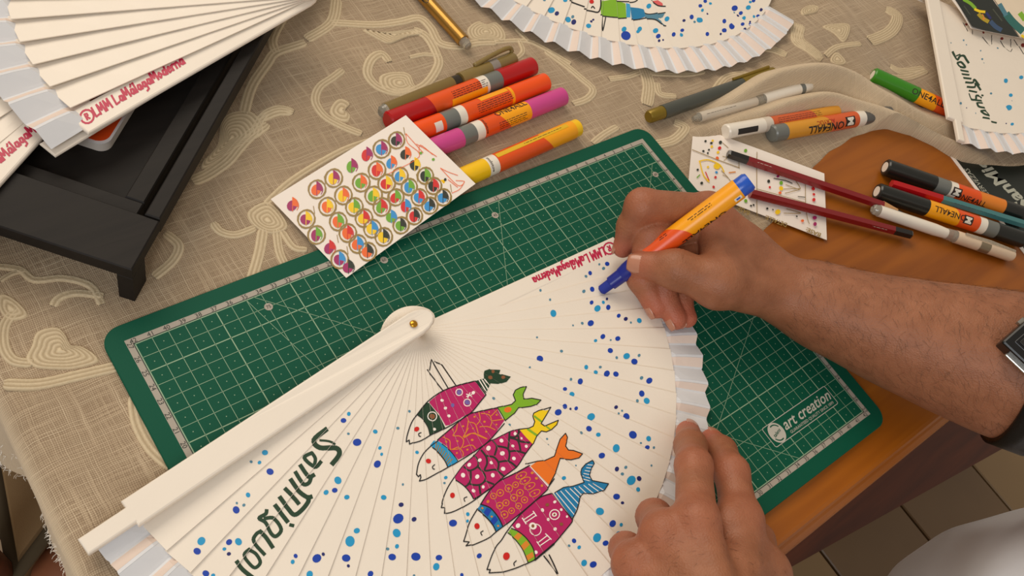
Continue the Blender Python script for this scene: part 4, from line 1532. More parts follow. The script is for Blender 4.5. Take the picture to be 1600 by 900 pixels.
dots(pt, 1440, 80, 10, [(1318, 460, 34, 'C'), (1560, 405, 28, 'C'), (1398, 682, 26, 'C'), (1370, 875, 42, 'C'), (620, 805, 18, 'T'), (950, 120, 14, 'T'), (1090, 655, 16, 'T'), (975, 180, 8, 'T'), (1415, 770, 10, 'T'), (708, 880, 8, 'N')])
dots(pt, 1440, 170, 10, [(1420, 235, 22, 'C'), (1332, 220, 9, 'N'), (850, 60, 12, 'T')])
dots(pt, 1440, 0, 10, [(655, 630, 14, 'T'), (700, 700, 10, 'T'), (460, 670, 10, 'T'), (1190, 750, 14, 'T'), (925, 790, 10, 'T')])
pt.layer += 1
T0 = lambda l: X(1440, 0, 10, l)
for a in ([(790, 470), (795, 540)], [(950, 580), (1065, 715)], [(1095, 550), (1095, 690)], [(1230, 640), (1300, 740), (1385, 805), (1415, 765)], [(1395, 610), (1395, 740)], [(1445, 620), (1600, 840)], [(640, 350), (720, 490)]):
    pt.stroke(T0(a), .9, BK)
for x, y, r in ((695, 385, 20), (965, 510, 18), (1255, 603, 22), (1585, 705, 30)):
    pt.dot(1440 + x / 10, y / 10, r / 10, mat('paint_dark_red', (130, 20, 16), .45))
pt.build('painted_sketch', rf.root)

# ---- fans on the black tray
laE = [-164.4 - 6.1 * j for j in range(0, 7)]
lf = Fan('folding_fan', 'half-open cream fan signed in crimson, resting over the black tray and orange notebook', .2067, .1925,
         laE, .1895, .2165, .0425, .050, .046, 6.1, 'cream painted folding fans', tilt=.0030)
lf.ribs()
lf.leaf(-160.0, -203, amp=.006, zb=.0415)
lf.bar('guard_stick', -161.3, -.0098, .0095, .1935, .0412, .0435, .0020)
lf.bar('guard_tip', -160.4, -.0085, .0045, .2165, .0385, .0385, .0016)
pt = planar_paint(gp(lf, -161.3, .09, 0, .0424), gp(lf, -161.3, .187, 0, .0434), gp(lf, -161.3, .12, .006, .0427))
handwrite(pt, 'LMM LaMAlagaModerna', (133, 194), (290, 99), 17, 3.2, HW)
pt.build('painted_signature', lf.root)
lbE = [-171.0 - 6.1 * j for j in range(0, 5)]
q0, q1 = P(67, 214, .036), P(-20, 310, .036)
dirv = (q1 - q0) / np.linalg.norm(q1 - q0)
angb = math.degrees(math.atan2(dirv[1], dirv[0]))
pvb = P(67, 214, .036)[:2] - dirv[:2] * .115
nb = np.array([-dirv[1], dirv[0]])
pvb = pvb + nb * -.0065
lg = Fan('folding_fan', 'cream fan lying under the other one at the left edge, its crimson signature cut off', float(pvb[0]), float(pvb[1]),
         [angb - 6.1 * (j + .85) for j in range(0, 5)], .1895, .2165, .0345, .038, .0375, 6.1, 'cream painted folding fans', tilt=.0026)
lg.ribs()
lg.leaf(angb + 2, angb - 29, amp=.005, zb=.0345)
lg.bar('guard_stick', angb, -.0150, .0065, .1935, .0360, .0360, .0024)
pt = planar_paint(gp(lg, angb, .09, 0, .0360), gp(lg, angb, .187, 0, .0360), gp(lg, angb, .12, .006, .0360))
handwrite(pt, 'LaMAlagaM', (-8, 264), (58, 205), 17, 3.3, HW, False)
pt.build('painted_signature', lg.root)
# ------------------------------------------------------------------ black tray
tray = empty('wooden_tray', (0.10, 0.14, TZ - .0035), 'black-brown wooden tray with raised rails standing on short legs', 'tray')
tc0 = P(206, 422, .032)[:2]
tg = np.array([.735, .678])
tf_ = np.array([-.678, .735])


def tbox(name, g0, g1, f0, f1, z0, z1, bev=.0008):
    """box in tray axes: g along the right rail, f towards the left; bevelled top"""
    c = [(g0, f0), (g1, f0), (g1, f1), (g0, f1)]
    ci = [(g0 + bev, f0 + bev), (g1 - bev, f0 + bev), (g1 - bev, f1 - bev), (g0 + bev, f1 - bev)]
    w = lambda q: tc0 + tg * q[0] + tf_ * q[1]
    vs = [(*w(q), TZ + z0) for q in c] + [(*w(q), TZ + z1 - bev) for q in c] + [(*w(q), TZ + z1) for q in ci]
    fs = [(3, 2, 1, 0), (8, 9, 10, 11)]
    for k in (0, 1):
        for i in range(4):
            j = (i + 1) % 4
            fs.append((4 * k + i, 4 * k + j, 4 * k + 4 + j, 4 * k + 4 + i))
    return obj(name, vs, fs, BLACKW, tray)


GL, FL = .40, .128
tbox('front_board', 0, .038, 0, FL, .022, .032)
tbox('side_rail', .0382, GL, 0, .0092, .020, .0335)
tbox('side_rail', .0382, GL, FL - .0092, FL, .020, .0335)
tbox('back_board', GL + .0002, GL + .038, 0, FL, .022, .032)
tbox('moulding', .0384, .0500, .0150, FL - .015, .015, .0262)
tbox('moulding', .0502, GL - .012, .0150, .0268, .015, .0262)
tbox('moulding', .0502, GL - .012, FL - .0268, FL - .015, .015, .0262)
tbox('base_panel', .0384, GL, .0094, FL - .0094, .012, .0149)
tbox('base_panel', .0503, GL - .012, .0270, FL - .0270, .01495, .019)
for g0 in (.0, GL + .022):
    for f0 in (.0, FL - .0095):
        tbox('leg', g0, g0 + .016, f0, f0 + .0095, -.0034, .0219, .0004)

# orange notebook on the tray
nbk = empty('notebook', (*P(150, 190, .03)[:2], TZ + .0195), 'small notebook with an orange cover and pale edges on the tray under the fan', 'notebook')
nc = P(167, 229, .0275)[:2]
ne1 = P(205, 168, .0275)[:2] - nc
ne1 /= np.linalg.norm(ne1)
ne2 = np.array([-ne1[1], ne1[0]])
for nm, z0, z1, ins, m in (('page_block', .0192, .0268, .0006, mat('paper_edge', (206, 196, 186), .8)), ('cover', .0268, .0276, 0.0, mat('notebook_cover_edge', (206, 200, 198), .5)),
                           ('cover_print', .0276, .0278, .0016, mat('notebook_orange', (196, 66, 16), .45))):
    pl = [(nc + ne1 * a + ne2 * c_) for a, c_ in rrect(ins, .10 - ins, ins, .055 - ins, .007)]
    b = MB()
    b.prism([tuple(q) for q in pl], TZ + z0, TZ + z1)
    b.build(nm, m, nbk)

# ------------------------------------------------------------------ pens and markers
def along(a, c, x, z):
    """distance from pixel a (moving along the pixel line a-c) to the point whose pixel x is given"""
    t = (x - a[0]) / (c[0] - a[0])
    p = P(a[0] + (c[0] - a[0]) * t, a[1] + (c[1] - a[1]) * t, z)
    return float(np.linalg.norm(p - P(*a, z)) * (1 if t >= 0 else -1))


class Pen:
    def __init__(self, name, label, p0, p1, cat='marker', group=None):
        self.p0, self.p1 = np.array(p0, float), np.array(p1, float)
        d = self.p1 - self.p0
        self.L = np.linalg.norm(d)
        self.d = d / self.L
        mid = (self.p0 + self.p1) / 2
        self.root = empty(name, (mid[0], mid[1], min(self.p0[2], self.p1[2]) - .0075), label, cat, group)
        cam_v = CC - mid
        cam_v = cam_v - self.d * (cam_v @ self.d)
        self.n = cam_v / np.linalg.norm(cam_v)          # towards the viewer
        self.s = np.cross(self.d, self.n)

    def ring(self, t, r, n, sk, hexa):
        out = []
        for k in range(n):
            a = 2 * math.pi * k / n + (math.pi / 6 if hexa else 0)
            out.append(self.p0 + self.d * (t + sk * math.sin(a + .6)) + (self.n * math.cos(a) + self.s * math.sin(a)) * r)
        return out

    def part(self, name, prof, material, n=24, hexa=False, smooth=True, cap=(True, True), parent=None):
        """prof: list of (t, r[, skew])"""
        n = 6 if hexa else n
        vs, fs = [], []
        for q in prof:
            vs += self.ring(q[0], q[1], n, q[2] if len(q) > 2 else 0, hexa)
        for i in range(len(prof) - 1):
            for k in range(n):
                j = (k + 1) % n
                fs.append((i * n + k, i * n + j, (i + 1) * n + j, (i + 1) * n + k))
        if cap[0]:
            fs.append(tuple(range(n - 1, -1, -1)))
        if cap[1]:
            fs.append(tuple((len(prof) - 1) * n + k for k in range(n)))
        o = obj(name, vs, fs, material, parent or self.root, False)
        if smooth and not hexa:
            sm = [len(p.vertices) == 4 for p in o.data.polygons]
            o.data.polygons.foreach_set('use_smooth', sm)
            o.data.set_sharp_from_angle(angle=math.radians(35))
        return o

    def text(self, s, t, ang, size, r, m, flip=False, bold=.01, name='printed_lettering', across=False):
        """lettering wrapped round the barrel; t centre, ang (rad) from the viewer side"""
        v, f = text_mesh(s, bold)
        v, f = sliced(v, f)
        v = (v - (v.min(0) + v.max(0)) / 2) * size
        if flip:
            v = -v
        if across:
            v = np.c_[-v[:, 1], v[:, 0]]
        vs = []
        for x, y in v:
            a = ang + y / r
            vs.append(self.p0 + self.d * (t + x) + (self.n * math.cos(a) - self.s * math.sin(a)) * (r + .00012) * 1.0)
        return obj(name, vs, f, m, self.root)

    def patch(self, t0, t1, a0, a1, r, m, name='label_patch', n=8):
        vs, fs = [], []
        for k in range(n + 1):
            a = a0 + (a1 - a0) * k / n
            for t in (t0, t1):
                vs.append(self.p0 + self.d * t + (self.n * math.cos(a) - self.s * math.sin(a)) * r)
        for k in range(n):
            fs.append((2 * k, 2 * k + 1, 2 * k + 3, 2 * k + 2))
        return obj(name, vs, fs, m, self.root)


def pl_mat(name, rgb, rough=.28):
    return mat('plastic_' + name, rgb, rough, var=.02, coat=.15)


GREYP, WHITEP, BLACKP = pl_mat('grey', (112, 114, 108)), pl_mat('white', (236, 226, 210)), pl_mat('black', (24, 26, 22))
LABO, LABY = mat('label_orange', (232, 84, 22), .32, var=.02), mat('label_yellow', (250, 166, 14), .32, var=.02)
LABR = mat('label_deep_red', (168, 34, 16), .35)
INKB = mat('label_ink', (40, 22, 14), .5)
CLEAR = mat('clear_plastic', (225, 220, 205), .08, trans=.75, var=.02)
GLOG = 'paint markers scattered on the table'


def lines_text(pn, t0, t1, a0, da, n, r, m=None, seed=1):
    """rows of tiny instruction print, too small to read"""
    rs = random.Random(seed)
    b = MB()
    for k in range(n):
        a = a0 + da * k
        t = t0 + rs.uniform(0, .003)
        while t < t1:
            w = rs.uniform(.0015, .005)
            e = min(t + w, t1)
            vs = []
            for tt, aa in ((t, a - .03), (e, a - .03), (e, a + .03), (t, a + .03)):
                vs.append(pn.p0 + pn.d * tt + (pn.n * math.cos(aa) - pn.s * math.sin(aa)) * (r + .00012))
            b.add(vs, [(0, 1, 2, 3)])
            t = e + .0008
    b.build('printed_small_text', m or INKB, pn.root)


def lay(a, c, r, zoff=0.0, L=None):
    """axis of a pen lying on cloth/wood between two pixels"""
    z = -.0035 + r + zoff
    p, q = P(*a, z), P(*c, z)
    if L:
        q = p + (q - p) / np.linalg.norm(q - p) * L
    return p, q, z


MR = .0077


def marker(label, a, c, L, segs, zoff=0.0, r=MR, name='paint_marker', dz1=0.0):
    """segs: list of (part, pixel x where it ends (or None=end), material, radius scale, skew)"""
    p, q, z = lay(a, c, r, zoff, L)
    q[2] += dz1
    pn = Pen(name, label, p, q, 'marker', GLOG)
    t0, sk0 = 0.0, 0.0
    for i, (nm, xe, m, rs, sk) in enumerate(segs):
        t1 = pn.L if xe is None else along(a, c, xe, z)
        t1 = min(t1, pn.L)
        pr = []
        rr = r * rs
        if i == 0:
            pr = [(t0, rr * .84), (t0 + .0012, rr)]
        else:
            pr = [(t0, rr, sk0)]
        pr.append((t1 if i < len(segs) - 1 else t1 - .0012, rr, sk))
        if i == len(segs) - 1:
            pr.append((t1, rr * .84))
        o = pn.part(nm, pr, m)
        if i == 0:
            pn.first = o
        t0, sk0 = t1, sk
    pn.z = z
    pn.a, pn.c = a, c
    return pn


RED, ORG, PNK, YEL, GRN, BLU = pl_mat('red', (178, 8, 16)), pl_mat('orange', (244, 82, 6)), pl_mat('pink', (206, 70, 140)), pl_mat('yellow', (248, 196, 12)), pl_mat('green', (52, 132, 16)), pl_mat('blue', (24, 84, 190))
pm = marker('red paint marker beside the gold gel pen, red cap at its right end', (833, 103), (596, 194), .148,
            [('cap', 778, RED, 1, 0), ('collar', 757, GREYP, .97, 0), ('band', 745, WHITEP, .985, 0), ('label', 672, LABO, .985, .003), ('barrel', None, RED, 1, 0)])
lines_text(pm, .055, .09, -.5, .22, 4, MR * .985)
pm.patch(.056, .092, .25, 1.1, MR * .985 + .0001, LABY)
pm = marker('orange paint marker lying between the red and the pink one', (853, 128), (650, 207), .142,
            [('cap', 796, ORG, 1, 0), ('ring', 792, LABY, .99, 0), ('label', 722, LABO, .985, 0), ('band', 711, WHITEP, .985, 0), ('collar', 689, GREYP, .97, 0), ('barrel', None, ORG, 1, 0)])
lines_text(pm, .042, .078, -.35, .22, 5, MR * .985, seed=2)
pm.patch(.044, .072, -1.3, -.6, MR * .985 + .0001, LABY)
pm.patch(.113, .120, -.2, .8, MR + .0001, WHITEP)
pm = marker('pink paint marker lying lowest of the three side by side', (880, 150), (676, 232), .142,
            [('cap', 822, PNK, 1, 0), ('label_end', 786, LABY, .985, .006), ('label', 750, LABO, .985, 0), ('band', 738, WHITEP, .985, 0), ('collar', 718, GREYP, .97, 0), ('barrel', None, PNK, 1, 0)])
lines_text(pm, .046, .075, .15, .22, 4, MR * .985, seed=3)
pm.text('ONE4ALL', .058, -.95, .0075, MR * .985, INKB, flip=True)
pm.text('molotow', .087, -.1, .0036, MR * .985, INKB, across=True)
pm = marker('yellow paint marker with an orange label, half under the test card', (903, 199), (725, 277), .142,
            [('end_plug', 893, YEL, .93, 0), ('label_end', 852, LABY, .985, .006), ('label', 772, LABO, .985, 0), ('band', 757, WHITEP, .985, 0), ('cap', None, YEL, 1, 0)])
pm.patch(.014, .088, -1.0, -.45, MR * .985 + .0001, mat('label_pale_yellow', (226, 178, 20), .4))
lines_text(pm, .02, .06, -.72, .2, 1, MR * .985 + .0001, seed=4)
pm.text('molotow', .0955, -.1, .0036, MR * .985, INKB, across=True)
pm = marker('green paint marker poking out beside the right-hand fan', (1363, 117), (1470, 166), .142,
            [('cap', 1432, GRN, 1, 0), ('label_end', 1456, LABY, .985, .004), ('label', 1500, LABO, .985, 0), ('barrel', None, GRN, 1, 0)], zoff=.0)
pm.text('ONE4ALL', .058, .35, .0085, MR * .985, INKB)
pm.part('end_disc', [(-.0002, .0045), (.0001, .0045)], WHITEP, parent=pm.first)
pm = marker('grey-ended paint marker with an ochre and brick-red label below the cloth fold', (1205, 209), (1378, 179), .150,
            [('end_plug', 1224, GREYP, 1, 0), ('label_end', 1288, mat('label_ochre', (216, 148, 40), .4), .985, .004), ('label', 1334, mat('label_brick', (214, 92, 44), .4), .985, 0), ('band', 1345, WHITEP, .985, 0), ('cap', None, pl_mat('slate', (92, 90, 86)), .95, 0)])
pm.text('ONE4ALL', .060, -.45, .0105, MR * .985, INKB, flip=True, bold=.02)
pm.text('ACRYLIC', .060, .28, .0055, MR * .985, LABR, flip=True)
pm.patch(.0845, .0965, -.75, .45, MR * .985 + .0001, INKB, 'emblem_disc')
pm.text('M', .0905, -.15, .010, MR * .985 + .0002, WHITEP, flip=True, bold=.05, across=True)
pm = marker('white-capped marker with a black patch and orange label by the cloth fold', (1133, 206), (1310, 174), .136,
            [('cap', 1190, WHITEP, .86, 0), ('ring', 1201, pl_mat('off_white', (214, 200, 182)), .88, 0), ('label', 1265, mat('label_brick2', (206, 92, 46), .4), .80, .004), ('label_end', None, mat('label_ochre', (216, 148, 40), .4), .80, 0)], zoff=.0)
pm.patch(.009, .032, -.75, .05, MR * .86 + .0001, mat('label_black', (30, 26, 24), .4))
lines_text(pm, .056, .11, .0, .3, 3, MR * .80, seed=8)
pm = marker('black paint marker with a grey collar, upper one by the black card', (1383, 261), (1605, 338), .150,
            [('cap', 1458, BLACKP, 1, 0), ('collar', 1479, GREYP, .97, 0), ('band', 1490, WHITEP, .985, 0), ('label', 1525, LABO, .985, .002), ('label_end', 1564, mat('label_amber', (226, 128, 36), .4), .985, 0), ('barrel', None, BLACKP, 1, 0)])
pm.text('ONE4ALL', .086, -.35, .0075, MR * .985, INKB, flip=False)
pm.part('end_disc', [(-.0003, .0046), (.0001, .0046)], WHITEP, parent=pm.first)
pm.patch(.0655, .0745, -.55, .5, MR * .985 + .0001, INKB, 'emblem_disc')
pm.text('M', .070, -.05, .008, MR * .985 + .0002, WHITEP, bold=.05, across=True)
pm = marker('black paint marker with a yellow label, lower one beside the white gel pen', (1370, 299), (1612, 379), .150,
            [('cap', 1446, BLACKP, 1, 0), ('label_end', 1490, LABY, .985, .003), ('label', 1524, LABO, .985, 0), ('band', 1535, WHITEP, .985, 0), ('collar', 1553, GREYP, .97, 0), ('barrel', None, BLACKP, 1, 0)])
pm.text('ONE4ALL', .069, .25, .0075, MR * .985, INKB, flip=True)
pm.part('end_disc', [(-.0003, .0046), (.0001, .0046)], WHITEP, parent=pm.first)
pm.patch(.083, .092, -.35, .7, MR * .985 + .0001, INKB, 'emblem_disc')
pm.text('M', .0875, .15, .008, MR * .985 + .0002, WHITEP, flip=True, bold=.05, across=True)
# red and teal pen lying in the groove between the two black markers
tp0, tp1, tz_ = lay((1393, 287), (1606, 352), .0043, .0066)
pn = Pen('fineliner', 'red-capped fineliner with a teal barrel between the two black markers', tp0, tp1, 'pen', 'pens')
t1 = along((1393, 287), (1606, 352), 1470, tz_)
pn.part('cap', [(0, .0036), (.002, .0043), (t1, .0043)], RED, n=6)
pn.part('barrel', [(t1, .0040), (pn.L, .0040)], mat('teal_pen', (70, 124, 124), .4), n=6)
lines_text(pn, t1 + .01, t1 + .055, .0, .3, 1, .0041, seed=9)
# white gel pen
a, c = (1363, 326), (1582, 400)
p, q, z = lay(a, c, .0056)
pn = Pen('gel_pen', 'white gel pen with a clear joint and cream cap lying on the bare wood', p, q, 'pen', 'pens')
ta, tb_, tc_ = [along(a, c, x, z) for x in (1373, 1478, 1492)]
pn.part('clear_end', [(0, .003), (.002, .0046), (ta, .0050)], CLEAR)
pn.part('barrel', [(ta, .0052), (tb_ - .012, .0054), (tb_, .0046)], pl_mat('gel_white', (238, 228, 212), .2))
pn.part('clear_joint', [(tb_, .0050), (tc_, .0056)], CLEAR)
capo = pn.part('cap', [(tc_, .0058), (pn.L - .003, .0058), (pn.L, .0045)], pl_mat('gel_cream', (232, 206, 176), .2))
pn.patch(pn.L - .036, pn.L - .026, -1.1, .6, .0060, mat('label_silver', (150, 136, 112), .3, .6))
b = MB()
e0 = pn.p0 + pn.d * (tc_ + .006) + (pn.n * .75 + -pn.s * .9) * .0058
e1 = pn.p0 + pn.d * (pn.L - .002) + (pn.n * .6 - pn.s * .8) * .0058
b.tube([e0, (e0 + e1) / 2 - pn.s * .0008, e1], [.0011, .0012, .0012], 6)
b.build('clip', CLEAR, capo)
# two dark red pencils
for lab, a, c, blk0, L in (('dark red pencil with a black end, upper one, crossing the spotted card', (1137, 240), (1370, 318), True, .168),
                           ('dark red pencil with its black end on bare wood, lower one', (1424, 367), (1165, 300), False, .154)):
    p, q, z = lay(a, c, .0042, .0022, L)
    pn = Pen('pencil', lab, p, q, 'pencil', 'dark red pencils')
    RP = mat('pencil_red', (128, 14, 20), .25, var=.03, coat=.4)
    pn.part('black_end', [(0, .0030), (.0015, .0041), (.018, .0042)], mat('pencil_black', (18, 16, 16), .22, coat=.4), n=6, smooth=False)
    pn.part('shaft', [(.018, .0042), (pn.L - (.02 if blk0 else 0), .0042)], RP, n=6, smooth=False)
    if blk0:
      pn.part('sharpened_wood', [(pn.L - .02, .0040), (pn.L - .005, .0014)], mat('cedar', (196, 146, 96), .7), n=12)
      pn.part('lead', [(pn.L - .005, .0013), (pn.L, .0003)], mat('graphite', (40, 30, 30), .4), n=8)
    lines_text(pn, .026, .040, .28, .2, 1, .0038, WHITEP, seed=31)
# grey pen with gold ends
a, c = (1013, 183), (1203, 120)
p, q, z = lay(a, c, .0062, .001)
q[2] += .004
pn = Pen('brush_pen', 'slate grey pen with a gold tip and gold cap, half under the cloth fold', p, q, 'pen', 'pens')
GOLDP = mat('gold_plastic', (136, 112, 32), .35, .45)
ta, tb_ = along(a, c, 1034, z), along(a, c, 1156, z)
pn.part('gold_end', [(0, .0046), (.0015, .0056), (ta, .0058)], GOLDP)
pn.part('barrel', [(ta, .0062), (tb_, .0060)], pl_mat('pen_slate', (72, 74, 66), .4))
capo = pn.part('cap', [(tb_, .0062), (pn.L, .0062)], GOLDP)
b = MB()
e0 = pn.p0 + pn.d * (tb_ - .010) + (pn.n * .3 - pn.s * 1.1) * .0062
e1 = pn.p0 + pn.d * (pn.L - .004) + (pn.n * .3 - pn.s * 1.1) * .0062
b.tube([e0, e1], [.0013, .0016], 6)
b.build('clip', GOLDP, capo)
# white clear pen in the fold
a, c = (1083, 186), (1262, 139)
p, q, z = lay(a, c, .0052, .0012)
q[2] += .004
pn = Pen('gel_pen', 'clear and white gel pen tucked into the cloth fold', p, q, 'pen', 'pens')
ta, tb_, tc_ = [along(a, c, x, z) for x in (1092, 1178, 1190)]
pn.part('tip', [(0, .002), (ta, .0040)], CLEAR)
pn.part('barrel', [(ta, .0046), (tb_, .0046)], pl_mat('pen_pale', (206, 192, 172), .3))
pn.part('joint', [(tb_, .0050), (tc_, .0050)], CLEAR)
pn.part('cap', [(tc_, .0054), (pn.L - .012, .0054)], pl_mat('gel_white', (238, 228, 212), .2))
pn.part('cap_ring', [(pn.L - .016, .0055), (pn.L - .011, .0055)], GREYP)
pn.part('cap_end', [(pn.L - .011, .0054), (pn.L - .002, .0054), (pn.L, .004)], WHITEP)
lines_text(pn, ta + .004, ta + .04, .2, .3, 1, .0047, seed=12)
# gold pens on the upper left cloth
a, c = (733, 74), (655, -12)
p, q, z = lay(a, c, .0056, .0012, .150)
pn = Pen('gold_pen', 'bare gold metal pen with a clear nib end at the top edge', p, q, 'pen', 'pens')
GOLD = mat('gold_metal', (176, 132, 62), .28, .75)
pn.part('clear_nib', [(0, .0022), (.0015, .0036), (.009, .0046)], CLEAR)
pn.part('barrel', [(.008, .0054), (.150, .0054)], GOLD)
vs = [pn.p0 + pn.d * (.058 + .0052 * math.cos(k * math.pi / 8)) + pn.n * .00552 + pn.s * (.0030 * math.sin(k * math.pi / 8)) - pn.n * .0012 * abs(math.sin(k * math.pi / 8)) ** 2 * .7 for k in range(16)]
obj('emblem_disc', vs, [tuple(range(16))], mat('label_black', (30, 26, 24), .4), pn.root)
a, c = (594, 177), (803, 92)
p, q, z = lay(a, c, .0062, .0016)
pn = Pen('gel_pen', 'olive gold gel pen with its clipped cap on, above the red marker', p, q, 'pen', 'pens')
OLV = mat('olive_gold_plastic', (142, 118, 66), .22, .25, trans=.15)
ta, tb_, tc_ = [along(a, c, x, z) for x in (603, 706, 719)]
pn.part('clear_end', [(0, .0030), (.0015, .0048), (ta, .0058)], CLEAR)
pn.part('barrel', [(ta, .0060), (tb_, .0060)], OLV)
pn.part('joint', [(tb_, .0058), (tc_ - .002, .0058)], mat('smoked_plastic', (58, 48, 34), .15, trans=.3))
capo = pn.part('cap', [(tc_, .0065), (pn.L - .002, .0065), (pn.L, .0052)], mat('cap_olive', (150, 126, 70), .2, trans=.25))
pn.part('cap_ring', [(pn.L - .028, .00662), (pn.L - .020, .00662)], mat('silver_ring', (170, 160, 150), .25, .6))
b = MB()
base = pn.n * .35 - pn.s * 1.0
base /= np.linalg.norm(base)
path = [pn.p0 + pn.d * (pn.L - x) + base * h for x, h in ((.001, .006), (.002, .0095), (.008, .0105), (.020, .0098), (.034, .0082), (.042, .0072))]
b.tube(catmull(path, 4), .0019, 8)
b.build('clip', mat('cap_olive', (150, 126, 70), .2), capo, True)

# ------------------------------------------------------------------ cards
def card(name, label, corners, th, m, cat='card', group=None, bend=0.0):
    """corners: 4 (u,v,z); a thin sheet, slightly bent"""
    c = [P(*q) if q[2] is not None else None for q in corners]
    if c[2] is None:
        c[2] = PP(corners[2][0], corners[2][1], np.cross(c[1] - c[0], c[3] - c[0]), c[0])
    n = 8
    top = []
    for i in range(n + 1):
        for j in range(n + 1):
            s, t = i / n, j / n
            p = (c[0] * (1 - s) + c[1] * s) * (1 - t) + (c[3] * (1 - s) + c[2] * s) * t
            p = p + np.array([0, 0, bend * (math.sin(math.pi * s))])
            top.append(p)
    idx = np.arange((n + 1) ** 2).reshape(n + 1, n + 1)
    f = [tuple(q) for q in np.stack([idx[:-1, :-1], idx[1:, :-1], idx[1:, 1:], idx[:-1, 1:]], -1).reshape(-1, 4)]
    nn = np.cross(top[f[0][1]] - top[f[0][0]], top[f[0][3]] - top[f[0][0]])
    if nn[2] < 0:
        f = [q[::-1] for q in f]
    cen = sum(c) / 4
    root = empty(name, (cen[0], cen[1], min(q[2] for q in c) - th), label, cat, group)
    o = obj('sheet', top, f, m, root)
    md = o.modifiers.new('thickness', 'SOLIDIFY')
    md.thickness = th
    md.offset = -1
    return root, c


CARDW = mat('white_card', (240, 228, 216), .55, var=.015, vscale=30)
tcard, cc = card('test_card', 'white card covered with coloured eye doodles, propped on the markers and mat',
                 [(423, 311, .0012), (634, 180, .0135), (743, 287, None), (541, 434, .0012)], .0004, CARDW)
pt = planar_paint(cc[0], cc[1], cc[3], .0003)
E1 = lambda x, y: (400 + x / 3.3333, 170 + y / 3.3333)
CL = {'m': mat('ink_plum', (160, 30, 96), .45), 'o': mat('ink_orange', (238, 104, 40), .45), 'y': mat('ink_yellow', (244, 200, 20), .45), 'g': mat('ink_green', (110, 168, 44), .45),
      'r': mat('ink_red', (212, 36, 36), .45), 'b': mat('ink_blue', (50, 144, 206), .45), 'k': mat('ink_black', (38, 44, 34), .45)}
EY = [(192, 502, 'm', 'o', 0), (262, 575, 'm', 'y', 1), (315, 658, 'm', 'g', 1), (385, 725, 'm', 'r', 0), (436, 785, 'm', 'b', 1), (483, 826, 'm', 'k', 0),
      (318, 420, 'o', 'm', 1), (372, 510, 'o', 'y', 1), (428, 588, 'o', 'g', 1), (478, 648, 'o', 'r', 1), (530, 705, 'o', 'b', 1), (582, 745, 'o', 'k', 1),
      (405, 362, 'y', 'm', 1), (455, 452, 'y', 'o', 1), (512, 512, 'y', 'g', 1), (562, 570, 'y', 'r', 1), (606, 625, 'y', 'b', 1), (665, 668, 'y', 'k', 1),
      (500, 300, 'g', 'm', 0), (548, 385, 'g', 'o', 1), (612, 452, 'g', 'y', 1), (655, 512, 'g', 'r', 1), (706, 565, 'g', 'b', 0), (755, 608, 'g', 'k', 1),
      (578, 240, 'r', 'm', 0), (630, 320, 'r', 'o', 1), (680, 390, 'r', 'y', 1), (728, 462, 'r', 'g', 1), (780, 508, 'r', 'b', 0), (825, 560, 'r', 'k', 1),
      (655, 210, 'b', 'm', 1), (706, 282, 'b', 'o', 0), (750, 350, 'b', 'y', 1), (798, 408, 'b', 'g', 1), (850, 462, 'b', 'r', 1), (905, 505, 'b', 'k', 1),
      (732, 165, 'k', 'm', 1), (780, 235, 'k', 'o', 0), (828, 292, 'k', 'y', 0), (882, 350, 'k', 'g', 1), (925, 403, 'k', 'r', 1), (975, 462, 'b', 'k', 1)]
for x, y, ca, cb, rg in EY:
    u, v = E1(x, y)
    s = 1.0 if x < 700 else .92
    if rg:
        pt.layer = 0
        for dr in (0, 1.1):
            pt.ring(u, v, 12.8 * s + dr, 1.9, GD, 14.8 * s - dr, .3)
    pt.layer = 1
    pt.dot(u - 1.5, v + 1, 7.6 * s, CL[ca], 8.6 * s)
    pt.layer = 2
    pt.poly([(u - .5, v - 12 * s), (u + 4, v - 9 * s), (u + 8 * s, v - 2), (u + 8 * s, v + 3), (u - .5, v + 1)], CL[cb], False)
    pt.layer = 3
    pt.stroke([(u - .5, v - 12 * s), (u - .5, v + 10 * s)], 1.1, CL[cb])
    pt.stroke([(u - .5, v - 12 * s), (u + 6 * s, v - 7), (u + 9 * s, v + 1), (u + 6 * s, v + 8 * s)], 1.0, CL[cb])
    if (x * 7 + y) % 3 == 0:
        pt.stroke([(u + 11, v - 20), (u + 13, v - 8)], 1.0, GD)
SCR = CL['o']
for a in ([(780, 130), (790, 180), (850, 250), (690, 340)], [(780, 130), (870, 230)], [(835, 185), (880, 210), (940, 250)], [(850, 240), (855, 190), (920, 240)], [(960, 310), (1000, 330), (1050, 348)],
          [(960, 310), (1050, 400), (1085, 380), (1040, 375)], [(1020, 440), (1060, 420), (1085, 382)], [(1000, 370), (1050, 410)]):
    pt.stroke([E1(*q) for q in a], .9, SCR)
for x, y, c_ in ((858, 232, 'g'), (923, 265, 'g'), (985, 370, 'k')):
    pt.dot(*E1(x, y), 2.2, CL[c_])
pt.build('ink_doodles', tcard)

